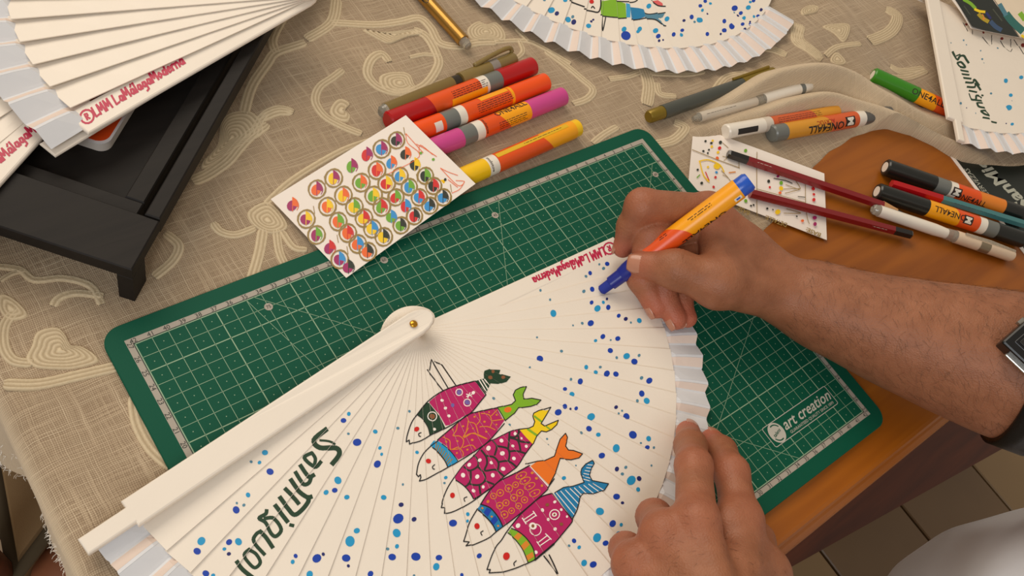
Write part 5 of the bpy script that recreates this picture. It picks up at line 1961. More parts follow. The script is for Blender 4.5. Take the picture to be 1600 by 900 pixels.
scard, cc = card('test_card', 'white card of small coloured spots and sketches under the two red pencils',
                 [(1084, 196, -.0008), (1288, 271, -.0008), (1292, 375, -.0020), (1075, 292, -.0008)], .0004, CARDW, bend=.0004)
pt = planar_paint(cc[0] + np.array([0, 0, .0006]), cc[1] + np.array([0, 0, .0006]), cc[3] + np.array([0, 0, .0006]), .0002)
E2 = lambda l: X(1060, 180, 4.5, l)
for x, y, r, c_ in ((190, 183, 8, 'k'), (231, 197, 9, 'k'), (240, 180, 8, 'y'), (295, 192, 12, 'k'), (289, 232, 12, 'r'), (234, 222, 9, 'y'), (175, 253, 8, 'k'), (214, 244, 7, 'k'), (206, 267, 7, 'k'),
                    (278, 262, 10, 'y'), (273, 302, 11, 'o'), (472, 250, 12, 'g'), (135, 384, 8, 'k'), (207, 365, 8, 'y'), (267, 402, 9, 'b'), (260, 437, 9, 'r'), (163, 478, 10, 'k'), (247, 505, 9, 'r'), (270, 360, 22, 'y'), (207, 457, 10, 'y'),
                    (608, 380, 12, 'k'), (634, 465, 11, 'k'), (722, 477, 13, 'g'), (722, 515, 15, 'y'), (642, 507, 8, 'r'), (714, 546, 10, 'o'), (948, 517, 12, 'r'), (952, 595, 12, 'r'), (952, 557, 9, 'r'),
                    (473, 603, 12, 'g'), (510, 637, 7, 'k'), (528, 632, 7, 'k'), (624, 657, 8, 'k'), (698, 681, 18, 'y'), (664, 665, 5, 'k'), (872, 743, 10, 'o'), (958, 722, 14, 'm'), (960, 766, 13, 'm'), (832, 712, 6, 'k'), (700, 430, 10, 'm')):
    pt.dot(*E2([(x, y)])[0], r / 4.5, CL[c_])
pt.layer = 2
for a, w, m in (([(95, 243), (250, 305), (430, 372)], 1, GD), ([(425, 300), (425, 372)], .8, GD), ([(552, 260), (550, 400), (552, 710)], .9, GD), ([(893, 470), (893, 610), (905, 720), (920, 765)], .8, GD), ([(552, 520), (700, 560), (890, 615)], .8, GD),
                ([(150, 330), (175, 420), (215, 470)], 1.8, CL['y']), ([(145, 325), (210, 315), (290, 350), (320, 400)], 1.8, CL['y']), ([(190, 400), (215, 460)], 1.5, CL['r']), ([(130, 440), (150, 420)], 1.6, CL['g']),
                ([(300, 390), (340, 430), (370, 470)], .8, GD), ([(310, 420), (350, 440)], .8, GD), ([(670, 445), (750, 460), (800, 480)], 1.2, CL['k']), ([(755, 490), (855, 520), (815, 450)], .9, GD), ([(750, 550), (855, 520), (740, 520)], .9, GD),
                ([(840, 573), (890, 578)], 1.1, CL['k']), ([(740, 690), (860, 690), (760, 660)], .9, GD), ([(310, 195), (350, 230)], .8, GD), ([(310, 290), (340, 300), (320, 320)], .8, GD), ([(355, 405), (400, 400)], 1.6, OC)):
    pt.stroke(E2(a), w, m)
pt.build('ink_doodles', scard)
tb2 = MB()
for s, (u0, v0), (u1, v1), h in (('BASE:', (1172, 332), (1152, 322), 9), ('DETALLE:', (1230, 350), (1196, 337), 9), ('BASE:', (1283, 366), (1260, 356), 9)):
    v, f = text_mesh(s, .02)
    L = v[:, 0].max()
    vs = []
    d = np.array([u1 - u0, v1 - v0]) / L
    upv = np.array([d[1], -d[0]]) / np.linalg.norm(d) * h
    for x, y in v:
        q = np.array([u0, v0]) + d * x + upv * y
        p = PP(q[0], q[1], np.array([0, 0, 1.0]), cc[1] + np.array([0, 0, -.0002]))
        p[2] = TZ - .0002
        vs.append(p)
    tb2.add(vs, f)
tb2.build('gold_lettering', GD, scard)

# black card under the right-hand fan
bc = [P(1476, 231, -.0030), P(1476 + 53 * 3.2, 231 + 70 * 3.2, -.0030)]
d1 = (bc[1] - bc[0]) / np.linalg.norm(bc[1] - bc[0])
d2 = np.array([-d1[1], d1[0], 0])
if (P(1600, 250, -.003) - bc[0]) @ d2 < 0:
    d2 = -d2
bcr = empty('postcard', (*(bc[0] + d1 * .06 + d2 * .05)[:2], TZ - .0042), 'black card with white border and large grey lettering under the right-hand fan', 'card')
for nm, ins, z0, z1, m in (('sheet', 0, -.0040, -.0034, CARDW), ('black_print', .0042, -.0034, -.0033, mat('print_black_green', (22, 30, 24), .4))):
    pl = [bc[0] + d1 * a + d2 * c_ for a, c_ in ((ins - .06, ins), (.15 - ins, ins), (.15 - ins, .105 - ins), (ins - .06, .105 - ins))]
    b = MB()
    b.prism([tuple(q[:2]) for q in pl], TZ + z0, TZ + z1)
    b.build(nm, m, bcr)


def flat_text(s, p0px, p1px, h, z, bold=.02, shear=.2):
    v, f = text_mesh(s, bold, shear)
    a, c = P(*p0px, z), P(*p1px, z)
    ex = (c - a) / np.linalg.norm(c - a)
    ey = np.array([-ex[1], ex[0], 0])
    sx = np.linalg.norm(c - a) / v[:, 0].max()
    return [a + ex * x * sx + ey * y * h for x, y in v], f


PG = mat('print_grey', (176, 176, 160), .5)
b = MB()
b.add(*flat_text('SanMiguel', (1612, 322), (1503, 216), .025, -.00325, .03))
b.add(*flat_text('CERVEZAS', (1548, 306), (1512, 262), .0085, -.00325, .0))
b.build('printed_lettering', PG, bcr)
bm = b

# dark postcard lying on the right-hand fan
dcard, cc = card('postcard', 'dark glossy postcard with a white border and a yellow-blue picture on the right-hand fan',
                 [(1468, -22, .0275), (1517, 44, .0235), (1640, 68, .0235), (1600, -30, .0275)], .0004, CARDW, bend=.002)
up_ = np.array([0, 0, .0021])
pt = planar_paint(cc[0] + up_, cc[1] + up_, cc[2] + up_, .0004)
T0 = lambda l: X(1440, 0, 10, l)
pt.poly(T0([(430, -150), (790, 420), (950, 470), (1520, 588), (1110, 0), (1010, -150)]), mat('print_black_green', (22, 30, 24), .4))
pt.poly(T0([(1130, -10), (1535, 585), (1700, 600), (1900, 300), (1700, -120), (1050, -140)]), mat('print_cream', (232, 214, 188), .5))
for a, w, m in (([(660, 0), (760, 60), (830, 130)], 5, LG), ([(830, 150), (900, 180), (980, 190)], 4, YE), ([(890, 230), (950, 290), (1030, 340)], 6, mat('print_olive_yellow', (176, 150, 20), .4)), ([(940, 240), (970, 300)], 4, OC), ([(1010, 210), (1070, 290)], 4, NV), ([(1080, 350), (1150, 420), (1230, 470)], 7, mat('print_slate_blue', (48, 76, 110), .4)),
                ([(660, 100), (750, 230)], 1.5, mat('print_dim_text', (70, 74, 62), .5)), ([(1110, 150), (1250, 330)], 2, mat('print_dim_text', (70, 74, 62), .5)),
                ([(1220, 80), (1290, 200), (1330, 260)], 7, mat('print_steel', (70, 124, 140), .4)), ([(1330, 240), (1420, 350), (1560, 480)], 12, mat('print_teal', (30, 104, 96), .4)), ([(1540, 220), (1600, 300)], 8, LG), ([(1560, 560), (1620, 600)], 4, YE)):
    pt.stroke(T0(a), w, m)
pt.build('printed_picture', dcard)
# ------------------------------------------------------------------ the artist: implicit surface -> one mesh
def seg_d(p, a, b_, ra, rb):
    d = b_ - a
    t = np.clip(((p - a) @ d) / (d @ d + 1e-12), 0, 1)
    return np.linalg.norm(p - a - t[:, None] * d, axis=1) - (ra + (rb - ra) * t)


def smin(a, b_, k):
    h = np.maximum(k - np.abs(a - b_), 0) / k
    return np.minimum(a, b_) - h * h * k * .25


def chain_d(p, pts, rad, k=.004):
    d = None
    for i in range(len(pts) - 1):
        e = seg_d(p, pts[i], pts[i + 1], rad[i], rad[i + 1])
        d = e if d is None else smin(d, e, k)
    return d


def surface_nets(fn, lo, hi, h, B=8):
    """sparse surface nets: only blocks near the surface are sampled finely"""
    lo, hi = np.array(lo), np.array(hi)
    nb = np.ceil((hi - lo) / (h * B)).astype(int)
    gi = np.stack(np.meshgrid(*[np.arange(q) for q in nb], indexing='ij'), -1).reshape(-1, 3)
    cen = lo + (gi + .5) * h * B
    keep = np.abs(fn(cen)) < h * B * .95 + .002
    gi = gi[keep]
    loc = np.stack(np.meshgrid(*[np.arange(B + 1)] * 3, indexing='ij'), -1).reshape(-1, 3)
    ids, pos, eid = [], [], []
    N = nb * B + 2
    key = lambda c: (c[..., 0] * N[1] + c[..., 1]) * N[2] + c[..., 2]
    corner = np.array([(i, j, k) for i in (0, 1) for j in (0, 1) for k in (0, 1)])
    edges = [(a, c) for a in range(8) for c in range(a + 1, 8) if np.abs(corner[a] - corner[c]).sum() == 1]
    for s in range(0, len(gi), 400):
        g = gi[s:s + 400]
        pts = (lo + (g[:, None, :] * B + loc[None]) * h).reshape(-1, 3)
        v = fn(pts).reshape(len(g), B + 1, B + 1, B + 1)
        c8 = np.stack([v[:, i:i + B, j:j + B, k:k + B] for i, j, k in corner], -1)
        sg = c8 < 0
        act = sg.any(-1) & ~sg.all(-1)
        w = np.argwhere(act)
        if not len(w):
            continue
        cv = c8[act]
        acc = np.zeros((len(w), 3))
        cnt = np.zeros(len(w))
        for a, c in edges:
            va, vc = cv[:, a], cv[:, c]
            m = (va < 0) != (vc < 0)
            t = np.where(m, va / np.where(m, va - vc, 1), 0)
            acc += np.where(m[:, None], corner[a] + t[:, None] * (corner[c] - corner[a]), 0)
            cnt += m
        cell = g[w[:, 0]] * B + w[:, 1:]
        ids.append(key(cell))
        pos.append(lo + (cell + acc / cnt[:, None]) * h)
        for ax, cidx in ((0, 4), (1, 2), (2, 1)):
            m = (cv[:, 0] < 0) != (cv[:, cidx] < 0)
            eid.append(np.c_[cell[m], np.full(m.sum(), ax), (cv[m, 0] < 0)])
    ids = np.concatenate(ids)
    pos = np.concatenate(pos)
    o = np.argsort(ids)
    ids, pos = ids[o], pos[o]
    E_ = np.concatenate(eid)
    faces = []
    for ax in range(3):
        q = E_[E_[:, 3] == ax]
        c = q[:, :3]
        u, w = [(1, 2), (2, 0), (0, 1)][ax]
        du, dw = np.zeros(3, int), np.zeros(3, int)
        du[u] = 1
        dw[w] = 1
        ks = [key(c - du - dw), key(c - dw), key(c), key(c - du)]
        ix = [np.searchsorted(ids, k) for k in ks]
        ok = np.ones(len(c), bool)
        for k, i in zip(ks, ix):
            i2 = np.minimum(i, len(ids) - 1)
            ok &= ids[i2] == k
        f = np.stack([np.minimum(i, len(ids) - 1) for i in ix], 1)[ok]
        ins = q[ok, 4] > 0
        f[~ins] = f[~ins][:, ::-1]
        faces.append(f)
    return pos, np.concatenate(faces)


V = lambda u, v, z: P(u, v, z)
c_ = lambda *r: [q / 100 for q in r]
# right hand joints (photo position + height above the mat)
RW = V(1258, 467, .036)
RF = {'index': ([V(1106, 330, .053), V(1004, 322, .055), V(987, 354, .037), V(973, 387, .020)], c_(1.25, 1.20, 1.0, .74)),
      'middle': ([V(1118, 350, .044), V(1016, 368, .040), V(1003, 435, .022), V(1026, 478, .0140)], c_(1.15, 1.12, 1.0, .90)),
      'ring': ([V(1130, 382, .033), V(1040, 415, .032), V(1036, 462, .018), V(1056, 498, .0135)], c_(1.08, 1.0, .92, .80)),
      'pinky': ([V(1140, 415, .023), V(1080, 435, .024), V(1062, 470, .014), V(1074, 497, .0125)], c_(1.0, .88, .80, .70))}
RT = ([V(1208, 460, .034), V(1122, 443, .047), V(1056, 421, .045), V(1002, 413, .033)], c_(1.8, 1.62, 1.32, .95))
RA = [(1258, 467, .036, 2.75), (1300, 485, .040, 2.75), (1380, 513, .047, 3.3), (1450, 535, .054, 3.75), (1520, 555, .062, 4.3), (1600, 578, .072, 4.75)]
RAP = [V(u, v, z) for u, v, z, _ in RA]
RAP.append(RAP[-1] + (RAP[-1] - RAP[-3]) / np.linalg.norm(RAP[-1] - RAP[-3]) * .10)
RAR = c_(*[q[3] for q in RA], 4.4)
# left hand joints
LW = V(1142, 1035, .072)
LF = {'middle': ([V(1088, 815, .066), V(1084, 728, .052), V(1079, 697, .030), V(1075, 676, .0135)], c_(1.18, 1.05, .97, .80)),
      'index': ([V(1157, 812, .050), V(1143, 738, .044), V(1127, 705, .024), V(1112, 688, .0125)], c_(1.15, 1.02, .92, .78)),
      'ring': ([V(1036, 834, .056), V(1022, 808, .030), V(1042, 846, .0165), V(1066, 866, .0205)], c_(1.15, 1.0, .92, .8)),
      'pinky': ([V(992, 882, .043), V(978, 858, .022), V(996, 892, .0155), V(1020, 905, .0195)], c_(1.12, .92, .84, .72))}
LT = ([V(1160, 985, .058), V(1192, 900, .040), V(1180, 845, .022), V(1150, 812, .014)], c_(1.7, 1.4, 1.1, .85))
LAP = [LW, LW + np.array([.012, -.05, -.004]), LW + np.array([.03, -.12, -.02]), np.array([.24, -.56, .03 + TZ])]
LAR = c_(2.9, 3.1, 4.0, 4.3)


def wrinkle(p, d, fingers, amp=.00028):
    for pts, rad in fingers:
        for i in (1, 2):
            ax = pts[i + 1] - pts[i - 1]
            ax /= np.linalg.norm(ax)
            q = p - pts[i]
            t = q @ ax
            g = np.exp(-(t / .0045) ** 2) * (np.linalg.norm(q, axis=1) < rad[i] * 1.6)
            d = d + amp * g * np.cos(t * 2 * math.pi / .0026)
    return d


def hand_d(p, W, F, T, order, arm, armr, kb=.010, tend=None):
    palm = chain_d(p, arm, armr, .02)
    prev = None
    for nm in order:
        pts, rad = F[nm]
        base = W + (pts[0] - W) * .12
        m = seg_d(p, base, pts[0], .0150 if nm in ('index', 'middle') else .0138, rad[0] * 1.02)
        palm = smin(palm, m, kb)
    palm = smin(palm, seg_d(p, T[0][0], T[0][1], T[1][0], T[1][1]), .014)
    palm = smin(palm, seg_d(p, T[0][1], F[order[0]][0][0] * .6 + W * .4, T[1][1] * .8, .010), .012)
    palm = smin(palm, seg_d(p, T[0][1] * .8 + F[order[0]][0][0] * .2, F[order[0]][0][0] * .75 + F[order[1]][0][0] * .25, .0105, .0095), .012)
    if tend:
        for a, b2, r in tend:
            palm = smin(palm, seg_d(p, a, b2, r, r * .8), .006)
    d = palm
    for nm in order:
        pts, rad = F[nm]
        e = chain_d(p, pts, rad, .005)
        near = np.exp(-(np.linalg.norm(p - pts[0], axis=1) / .020) ** 2)
        d = smin(d, e, .0009 + .010 * near)
    e = chain_d(p, T[0][1:], T[1][1:], .006)
    near = np.exp(-(np.linalg.norm(p - T[0][1], axis=1) / .022) ** 2)
    d = smin(d, e, .0009 + .012 * near)
    return wrinkle(p, d, [F[n_] for n_ in order] + [(T[0], T[1])])


def right_d(p):
    up = np.array([0, 0, 1.0])
    kn = RF['index'][0][0]
    t = [(kn + up * .002, RW + up * .016, .0065), (RF['middle'][0][0] + up * .004, RW + up * .014, .0062)]
    return hand_d(p, RW, RF, RT, ['index', 'middle', 'ring', 'pinky'], RAP, RAR, tend=t)


def left_d(p):
    up = np.array([0, 0, 1.0])
    t = []
    for nm in ('index', 'middle', 'ring', 'pinky'):
        k = LF[nm][0][0]
        t.append((k + up * .0035, LW + (k - LW) * .25 + up * .014, .0052))
        t.append((k + up * .003, k + up * .0031, .0105))
    return hand_d(p, LW, LF, LT, ['index', 'middle', 'ring', 'pinky'], LAP, LAR, kb=.011, tend=t)


# torso
Sh = [np.array([.62, -.54, .34 + TZ]), np.array([.32, -.63, .33 + TZ])]
El = [RAP[-1], LAP[-1]]
HIP, CH = np.array([.535, -.608, -.16 + TZ]), np.array([.465, -.588, .22 + TZ])


def torso_d(p, off=0.0):
    d = seg_d(p, HIP, CH, .155 + off, .135 + off)
    d = smin(d, seg_d(p, Sh[0], Sh[1], .062 + off, .062 + off), .08)
    d = smin(d, seg_d(p, np.array([.51, -.563, -.03 + TZ]), np.array([.535, -.568, -.16 + TZ]), .150 + off, .160 + off), .06)
    return d


def body_d(p):
    d = torso_d(p)
    for s, e, r in zip(Sh, El, (.044, .043)):
        d = smin(d, seg_d(p, s, e, .055, r), .04)
    d = smin(d, seg_d(p, np.array([.47, -.59, .36 + TZ]), np.array([.46, -.57, .46 + TZ]), .06, .055), .04)
    return d


def shirt_d(p):
    d = torso_d(p, .009)
    for s, e in zip(Sh, El):
        d = smin(d, seg_d(p, s, s + (e - s) * .52, .068, .066), .04)
    fold = .0020 * np.sin(p[:, 2] * 55 + 3 * np.sin(p[:, 0] * 24)) + .0022 * np.sin((p[:, 0] - p[:, 1]) * 40 + p[:, 2] * 30)
    d = d + fold
    d = np.maximum(d, p[:, 2] - (.395 + TZ))
    return np.maximum(d, -(p[:, 2] - (-.30 + TZ)))


def bounds(pts, pad):
    a = np.array(pts)
    return a.min(0) - pad, a.max(0) + pad


allr = [RW] + sum([f[0] for f in RF.values()], []) + RT[0] + RAP
alll = [LW] + sum([f[0] for f in LF.values()], []) + LT[0] + LAP
parts = []
lo, hi = bounds(allr, .055)
parts.append(surface_nets(right_d, lo, hi, .0012))
lo, hi = bounds(alll, .055)
parts.append(surface_nets(left_d, lo, hi, .0012))
lo, hi = bounds([HIP, CH] + Sh + El + [np.array([.5, -.6, .5 + TZ])], .20)
parts.append(surface_nets(body_d, lo, hi, .007, 6))
vs = np.concatenate([q[0] for q in parts])
fs, off = [], 0
for q in parts:
    fs.append(q[1] + off)
    off += len(q[0])
fs = np.concatenate(fs)

SKIN = bpy.data.materials.new('skin')
SKIN.use_nodes = True
nt = SKIN.node_tree
bs = nt.nodes['Principled BSDF']
at = nt.nodes.new('ShaderNodeAttribute')
at.attribute_name = 'redness'
tc = nt.nodes.new('ShaderNodeTexCoord')
nz = nt.nodes.new('ShaderNodeTexNoise')
nz.inputs['Scale'].default_value = 95
nz.inputs['Detail'].default_value = 5
nt.links.new(tc.outputs['Object'], nz.inputs['Vector'])
m1 = nt.nodes.new('ShaderNodeMix')
m1.data_type = 'RGBA'
m1.inputs['A'].default_value = (*s2l((128, 78, 51)), 1)
m1.inputs['B'].default_value = (*s2l((170, 112, 80)), 1)
nt.links.new(nz.outputs['Fac'], m1.inputs['Factor'])
m2 = nt.nodes.new('ShaderNodeMix')
m2.data_type = 'RGBA'
m2.inputs['B'].default_value = (*s2l((196, 104, 82)), 1)
nt.links.new(at.outputs['Fac'], m2.inputs['Factor'])
nt.links.new(m1.outputs['Result'], m2.inputs['A'])
nt.links.new(m2.outputs['Result'], bs.inputs['Base Color'])
bs.inputs['Roughness'].default_value = .48
bs.inputs['Specular IOR Level'].default_value = .35
bs.inputs['Subsurface Weight'].default_value = .12
bs.inputs['Subsurface Radius'].default_value = (1.0, .35, .2)
bs.inputs['Subsurface Scale'].default_value = .004
v1 = nt.nodes.new('ShaderNodeTexVoronoi')
v1.inputs['Scale'].default_value = 900
nt.links.new(tc.outputs['Object'], v1.inputs['Vector'])
n3 = nt.nodes.new('ShaderNodeTexNoise')
n3.inputs['Scale'].default_value = 240
n3.inputs['Detail'].default_value = 6
nt.links.new(tc.outputs['Object'], n3.inputs['Vector'])
ad = nt.nodes.new('ShaderNodeMath')
ad.operation = 'ADD'
nt.links.new(v1.outputs['Distance'], ad.inputs[0])
nt.links.new(n3.outputs['Fac'], ad.inputs[1])
bp = nt.nodes.new('ShaderNodeBump')
bp.inputs['Strength'].default_value = .35
bp.inputs['Distance'].default_value = .0006
nt.links.new(ad.outputs[0], bp.inputs['Height'])
nt.links.new(bp.outputs['Normal'], bs.inputs['Normal'])

person = empty('person', (.53, -.64, 0.0), 'person in a white t-shirt drawing on the fan with a blue marker', 'person')
body = obj('body', vs, fs, SKIN, person, True)
red = np.zeros(len(vs))
for F in (RF, LF):
    for nm, (pts, rad) in F.items():
        for p, r, s in ((pts[0], .016, .30), (pts[1], .013, .35), (pts[2], .010, .2), (pts[3], .013, .75)):
            red = np.maximum(red, s * np.exp(-(np.linalg.norm(vs - p, axis=1) / r) ** 2 * .8))
for T in (RT, LT):
    red = np.maximum(red, .5 * np.exp(-(np.linalg.norm(vs - T[0][3], axis=1) / .014) ** 2))
at_ = body.data.attributes.new('redness', 'FLOAT', 'POINT')
at_.data.foreach_set('value', red.astype(np.float32))

NAIL = mat('fingernail', (182, 124, 98), .25, var=.03, coat=.2)


def nail(tip, prevj, nrm, w, l, r, back=.0):
    ax = tip - prevj
    ax /= np.linalg.norm(ax)
    nrm = nrm - ax * (nrm @ ax)
    nrm /= np.linalg.norm(nrm)
    sd = np.cross(ax, nrm)
    vs, fs = [], []
    nU, nV = 8, 8
    for i in range(nU + 1):
        for j in range(nV + 1):
            a = (i / nU - .5) * 2
            t = (j / nV - .5)
            wid = w * (1 - .22 * max(0, t * 2) ** 3 - .10 * max(0, -t * 2) ** 2)
            th = a * wid / r
            rr = r * (1.0 - .10 * max(0.0, t * 2) ** 2)
            vs.append(tip + ax * (t * l - back) + nrm * (math.cos(th) * rr + .0001) + sd * math.sin(th) * rr)
    for i in range(nU):
        for j in range(nV):
            q = i * (nV + 1) + j
            fs.append((q, q + nV + 1, q + nV + 2, q + 1))
    o = obj('fingernail', vs, fs, NAIL, person, True)
    md = o.modifiers.new('thickness', 'SOLIDIFY')
    md.thickness = .0003
    return o


tocam = CC - RT[0][3]
nail(RT[0][3], RT[0][2], tocam / np.linalg.norm(tocam) + np.array([-.25, .05, .15]), .0078, .0142, .0096, -.0010)
zup = np.array([0, 0, 1.0])
nail(LF['middle'][0][3], LF['middle'][0][2], zup + np.array([.45, .2, 0]), .0056, .011, .0080, -.002)
nail(LF['index'][0][3], LF['index'][0][2], zup + np.array([.4, .2, 0]), .0054, .0105, .0078, -.001)
for k in ('middle', 'ring', 'pinky'):
    f = RF[k][0]
    nail(f[3], f[2], np.array([-.85, .45, .0]), .0050, .0090, RF[k][1][3], -.002)
nail(RF['index'][0][3], RF['index'][0][2], np.array([-.6, .75, .25]), .0050, .0098, .0073, -.001)

# hair on the forearms
hr = MB()
rs = np.random.RandomState(5)
nR = len(parts[0][0])
me = body.data
nor = np.zeros(len(vs) * 3, dtype=np.float32)
me.vertex_normals.foreach_get('vector', nor)
nor = nor.reshape(-1, 3)
armdir = (RAP[5] - RAP[0]) / np.linalg.norm(RAP[5] - RAP[0])
cand = np.where(((vs[:nR] - RW) @ armdir > -.01) & (nor[:nR, 2] > -.3))[0]
for i in rs.choice(cand, 2600):
    p = vs[i]
    n = nor[i]
    d = armdir * rs.uniform(-.2, .5) + np.array([-.55, -.75, -.3]) * rs.uniform(.2, 1.0) + rs.uniform(-.35, .35, 3)
    d = d - n * (d @ n)
    d /= np.linalg.norm(d) + 1e-9
    L = rs.uniform(.004, .010)
    hr.tube([p, p + d * L * .5 + n * L * .16, p + d * L + n * L * .12], [.00006, .00005, .00002], 3, cap=False)
lv = np.arange(nR, nR + len(parts[1][0]))
cand = lv[(nor[lv, 2] > .2) & (np.linalg.norm(vs[lv] - LW, axis=1) < .075)]
for i in rs.choice(cand, 260):
    p = vs[i]
    n = nor[i]
    d = np.array([-.8, .3, 0]) + rs.uniform(-.5, .5, 3)
    d = d - n * (d @ n)
    d /= np.linalg.norm(d) + 1e-9
    L = rs.uniform(.003, .007)
    hr.tube([p, p + d * L * .5 + n * L * .16, p + d * L + n * L * .1], [.00005, .00004, .00002], 3, cap=False)
tag(hr.build('arm_hair', mat('arm_hair', (74, 46, 28), .6), person), kind='stuff')

lo, hi = bounds([HIP, CH] + Sh, .24)
sv, sf = surface_nets(shirt_d, lo, hi, .006, 6)
obj('t_shirt', sv, sf, mat('white_cotton', (246, 248, 255), .85, var=.03, vscale=14, bump=.15, bscale=1400, sheen=.2), person, True)
# trousers and shoes
HL = [np.array([.61, -.63, -.24 + TZ]), np.array([.45, -.67, -.24 + TZ])]


def trouser_d(p):
    d = seg_d(p, HL[0], HL[1], .115, .115)
    for h in HL:
        kn = np.array([h[0] + .01, h[1] + .03, .40])
        an = np.array([h[0] + .01, h[1] + .0, .07])
        d = smin(d, seg_d(p, h, kn, .095, .07), .03)
        d = smin(d, seg_d(p, kn, an, .07, .055), .03)
    return np.maximum(np.maximum(d, .05 - p[:, 2]), p[:, 2] - (-.20 + TZ))


lo, hi = bounds(HL + [np.array([h[0], h[1], .0]) for h in HL], .17)
tv, tf2 = surface_nets(trouser_d, lo, hi, .010, 6)
obj('trousers', tv, tf2, mat('dark_denim', (44, 50, 66), .85, var=.1, bump=.2), person, True)
for h in HL:
    def shoe_d(p):
        d = seg_d(p, np.array([h[0] + .01, h[1] - .03, .045]), np.array([h[0] + .02, h[1] + .15, .035]), .045, .035)
        return np.maximum(d, .001 - p[:, 2])
    lo, hi = bounds([np.array([h[0], h[1], .04]), np.array([h[0], h[1] + .15, .04])], .08)
    xv, xf = surface_nets(shoe_d, lo, hi, .006, 6)
    obj('shoe', xv, xf, mat('dark_shoe', (40, 34, 30), .6), person, True)

# ------------------------------------------------------------------ blue marker held in the right hand
mt0 = P(938, 455, .0052)
dray = CR.T @ np.array([(1172 - 800) / FPX, (282 - 450) / FPX, 1.0])
mt1 = CC + dray * .612
pn = Pen('paint_marker', 'blue paint marker with a yellow and orange barrel held in the drawing hand', mt0, mt1, 'marker', GLOG)
L = pn.L
BLUD = pl_mat('deep_blue', (20, 36, 132), .3)
pn.part('nib', [(0, .0022), (.0012, .0036), (.010, .0038)], mat('nib_blue', (16, 40, 140), .7))
pn.part('nib_collar', [(.0095, .0050), (.019, .0052)], BLUD)
pn.part('front_section', [(.019, .0056), (.024, .0066), (.031, .0070), (.0312, .0078), (.036, .0078)], BLUD)
pn.part('band', [(.036, .0074), (.041, .0074)], WHITEP)
pn.part('barrel', [(.041, .0075), (L * .53, .0075, .008)], LABO)
pn.part('barrel_end', [(L * .53, .0075, .008), (L - .009, .0075)], LABY)
pn.part('end_plug', [(L - .009, .0070), (L - .002, .0070), (L, .0058)], BLU)
lines_text(pn, .055, .062, .55, .2, 2, .0076, seed=21)
lines_text(pn, .078, .098, .30, .22, 2, .0076, seed=22)
pn.text('ONE4ALL', .085, -1.38, .0085, .0075, INKB, flip=True, bold=.02)
pn.patch(L - .016, L - .0105, -.95, -.55, .0076, WHITEP, 'badge')
pn.patch(L - .0148, L - .0118, -.85, -.65, .0077, BLU, 'badge')

# ------------------------------------------------------------------ watch on the drawing arm
wc = RAP[4] + (RAP[5] - RAP[4]) * 1.04
wax = (RAP[5] - RAP[4]) / np.linalg.norm(RAP[5] - RAP[4])
watch = empty('wristwatch', wc - np.array([0, 0, .05]), 'black watch with a metal lug round the forearm at the right edge', 'watch')
wn = CC - wc
wn = wn - wax * (wn @ wax)
wn /= np.linalg.norm(wn)
wsd = np.cross(wax, wn)
BLKS = mat('black_strap', (14, 14, 14), .38, bump=.2, bscale=500)
vs, fs = [], []
nS = 48
for k in range(nS):
    a = 2 * math.pi * k / nS
    rad = wn * math.cos(a) + wsd * math.sin(a)
    for t, r in ((-.010, .0510), (-.010, .0565), (.012, .0580), (.012, .0520)):
        vs.append(wc + wax * t + rad * r)
for k in range(nS):
    j = (k + 1) % nS
    for q in range(4):
        e = (q + 1) % 4
        fs.append((4 * k + q, 4 * k + e, 4 * j + e, 4 * j + q))
obj('strap', vs, fs, BLKS, watch, True)


def obox(name, cen, ax3, half, m, parent, bev=.0015):
    vs = []
    for sx in (-1, 1):
        for sy in (-1, 1):
            for sz in (-1, 1):
                vs.append(cen + ax3[0] * half[0] * sx + ax3[1] * half[1] * sy + ax3[2] * half[2] * sz)
    fs = [(0, 1, 3, 2), (4, 6, 7, 5), (0, 4, 5, 1), (2, 3, 7, 6), (0, 2, 6, 4), (1, 5, 7, 3)]
    o = obj(name, vs, fs, m, parent)
    md = o.modifiers.new('bevel', 'BEVEL')
    md.width = bev
    md.segments = 2
    return o


a0 = -.30
wr = wn * math.cos(a0) + wsd * math.sin(a0)
wt = np.cross(wax, wr)
wx2, wt2 = wax * math.cos(.55) + wt * math.sin(.55), wt * math.cos(.55) - wax * math.sin(.55)
cs = wc + wr * .0615 - wax * .010
caso = obox('case', cs, (wx2, wt2, wr), (.0215, .0215, .0065), mat('black_case', (12, 12, 13), .3), watch)
obox('bezel', cs + wr * .0060, (wx2, wt2, wr), (.0165, .016, .0008), mat('black_bezel', (26, 26, 28), .2, .3), caso, .0005)
obox('face', cs + wr * .0071, (wx2, wt2, wr), (.0145, .014, .0004), mat('watch_face', (30, 28, 26), .4), caso, .0002)
for s in (-1, 1):
    obox('lug', cs + wt2 * .021 * s - wr * .001 - wx2 * .004, (wx2, wt2, wr), (.010, .003, .002), mat('steel', (180, 176, 168), .22, .9), caso, .0008)
b = MB()
b.tube([cs - wx2 * .0193 - wr * .0005, cs - wx2 * .0238 - wr * .0005], [.0032, .0030], 12)
b.build('crown', mat('steel', (180, 176, 168), .22, .9), caso)

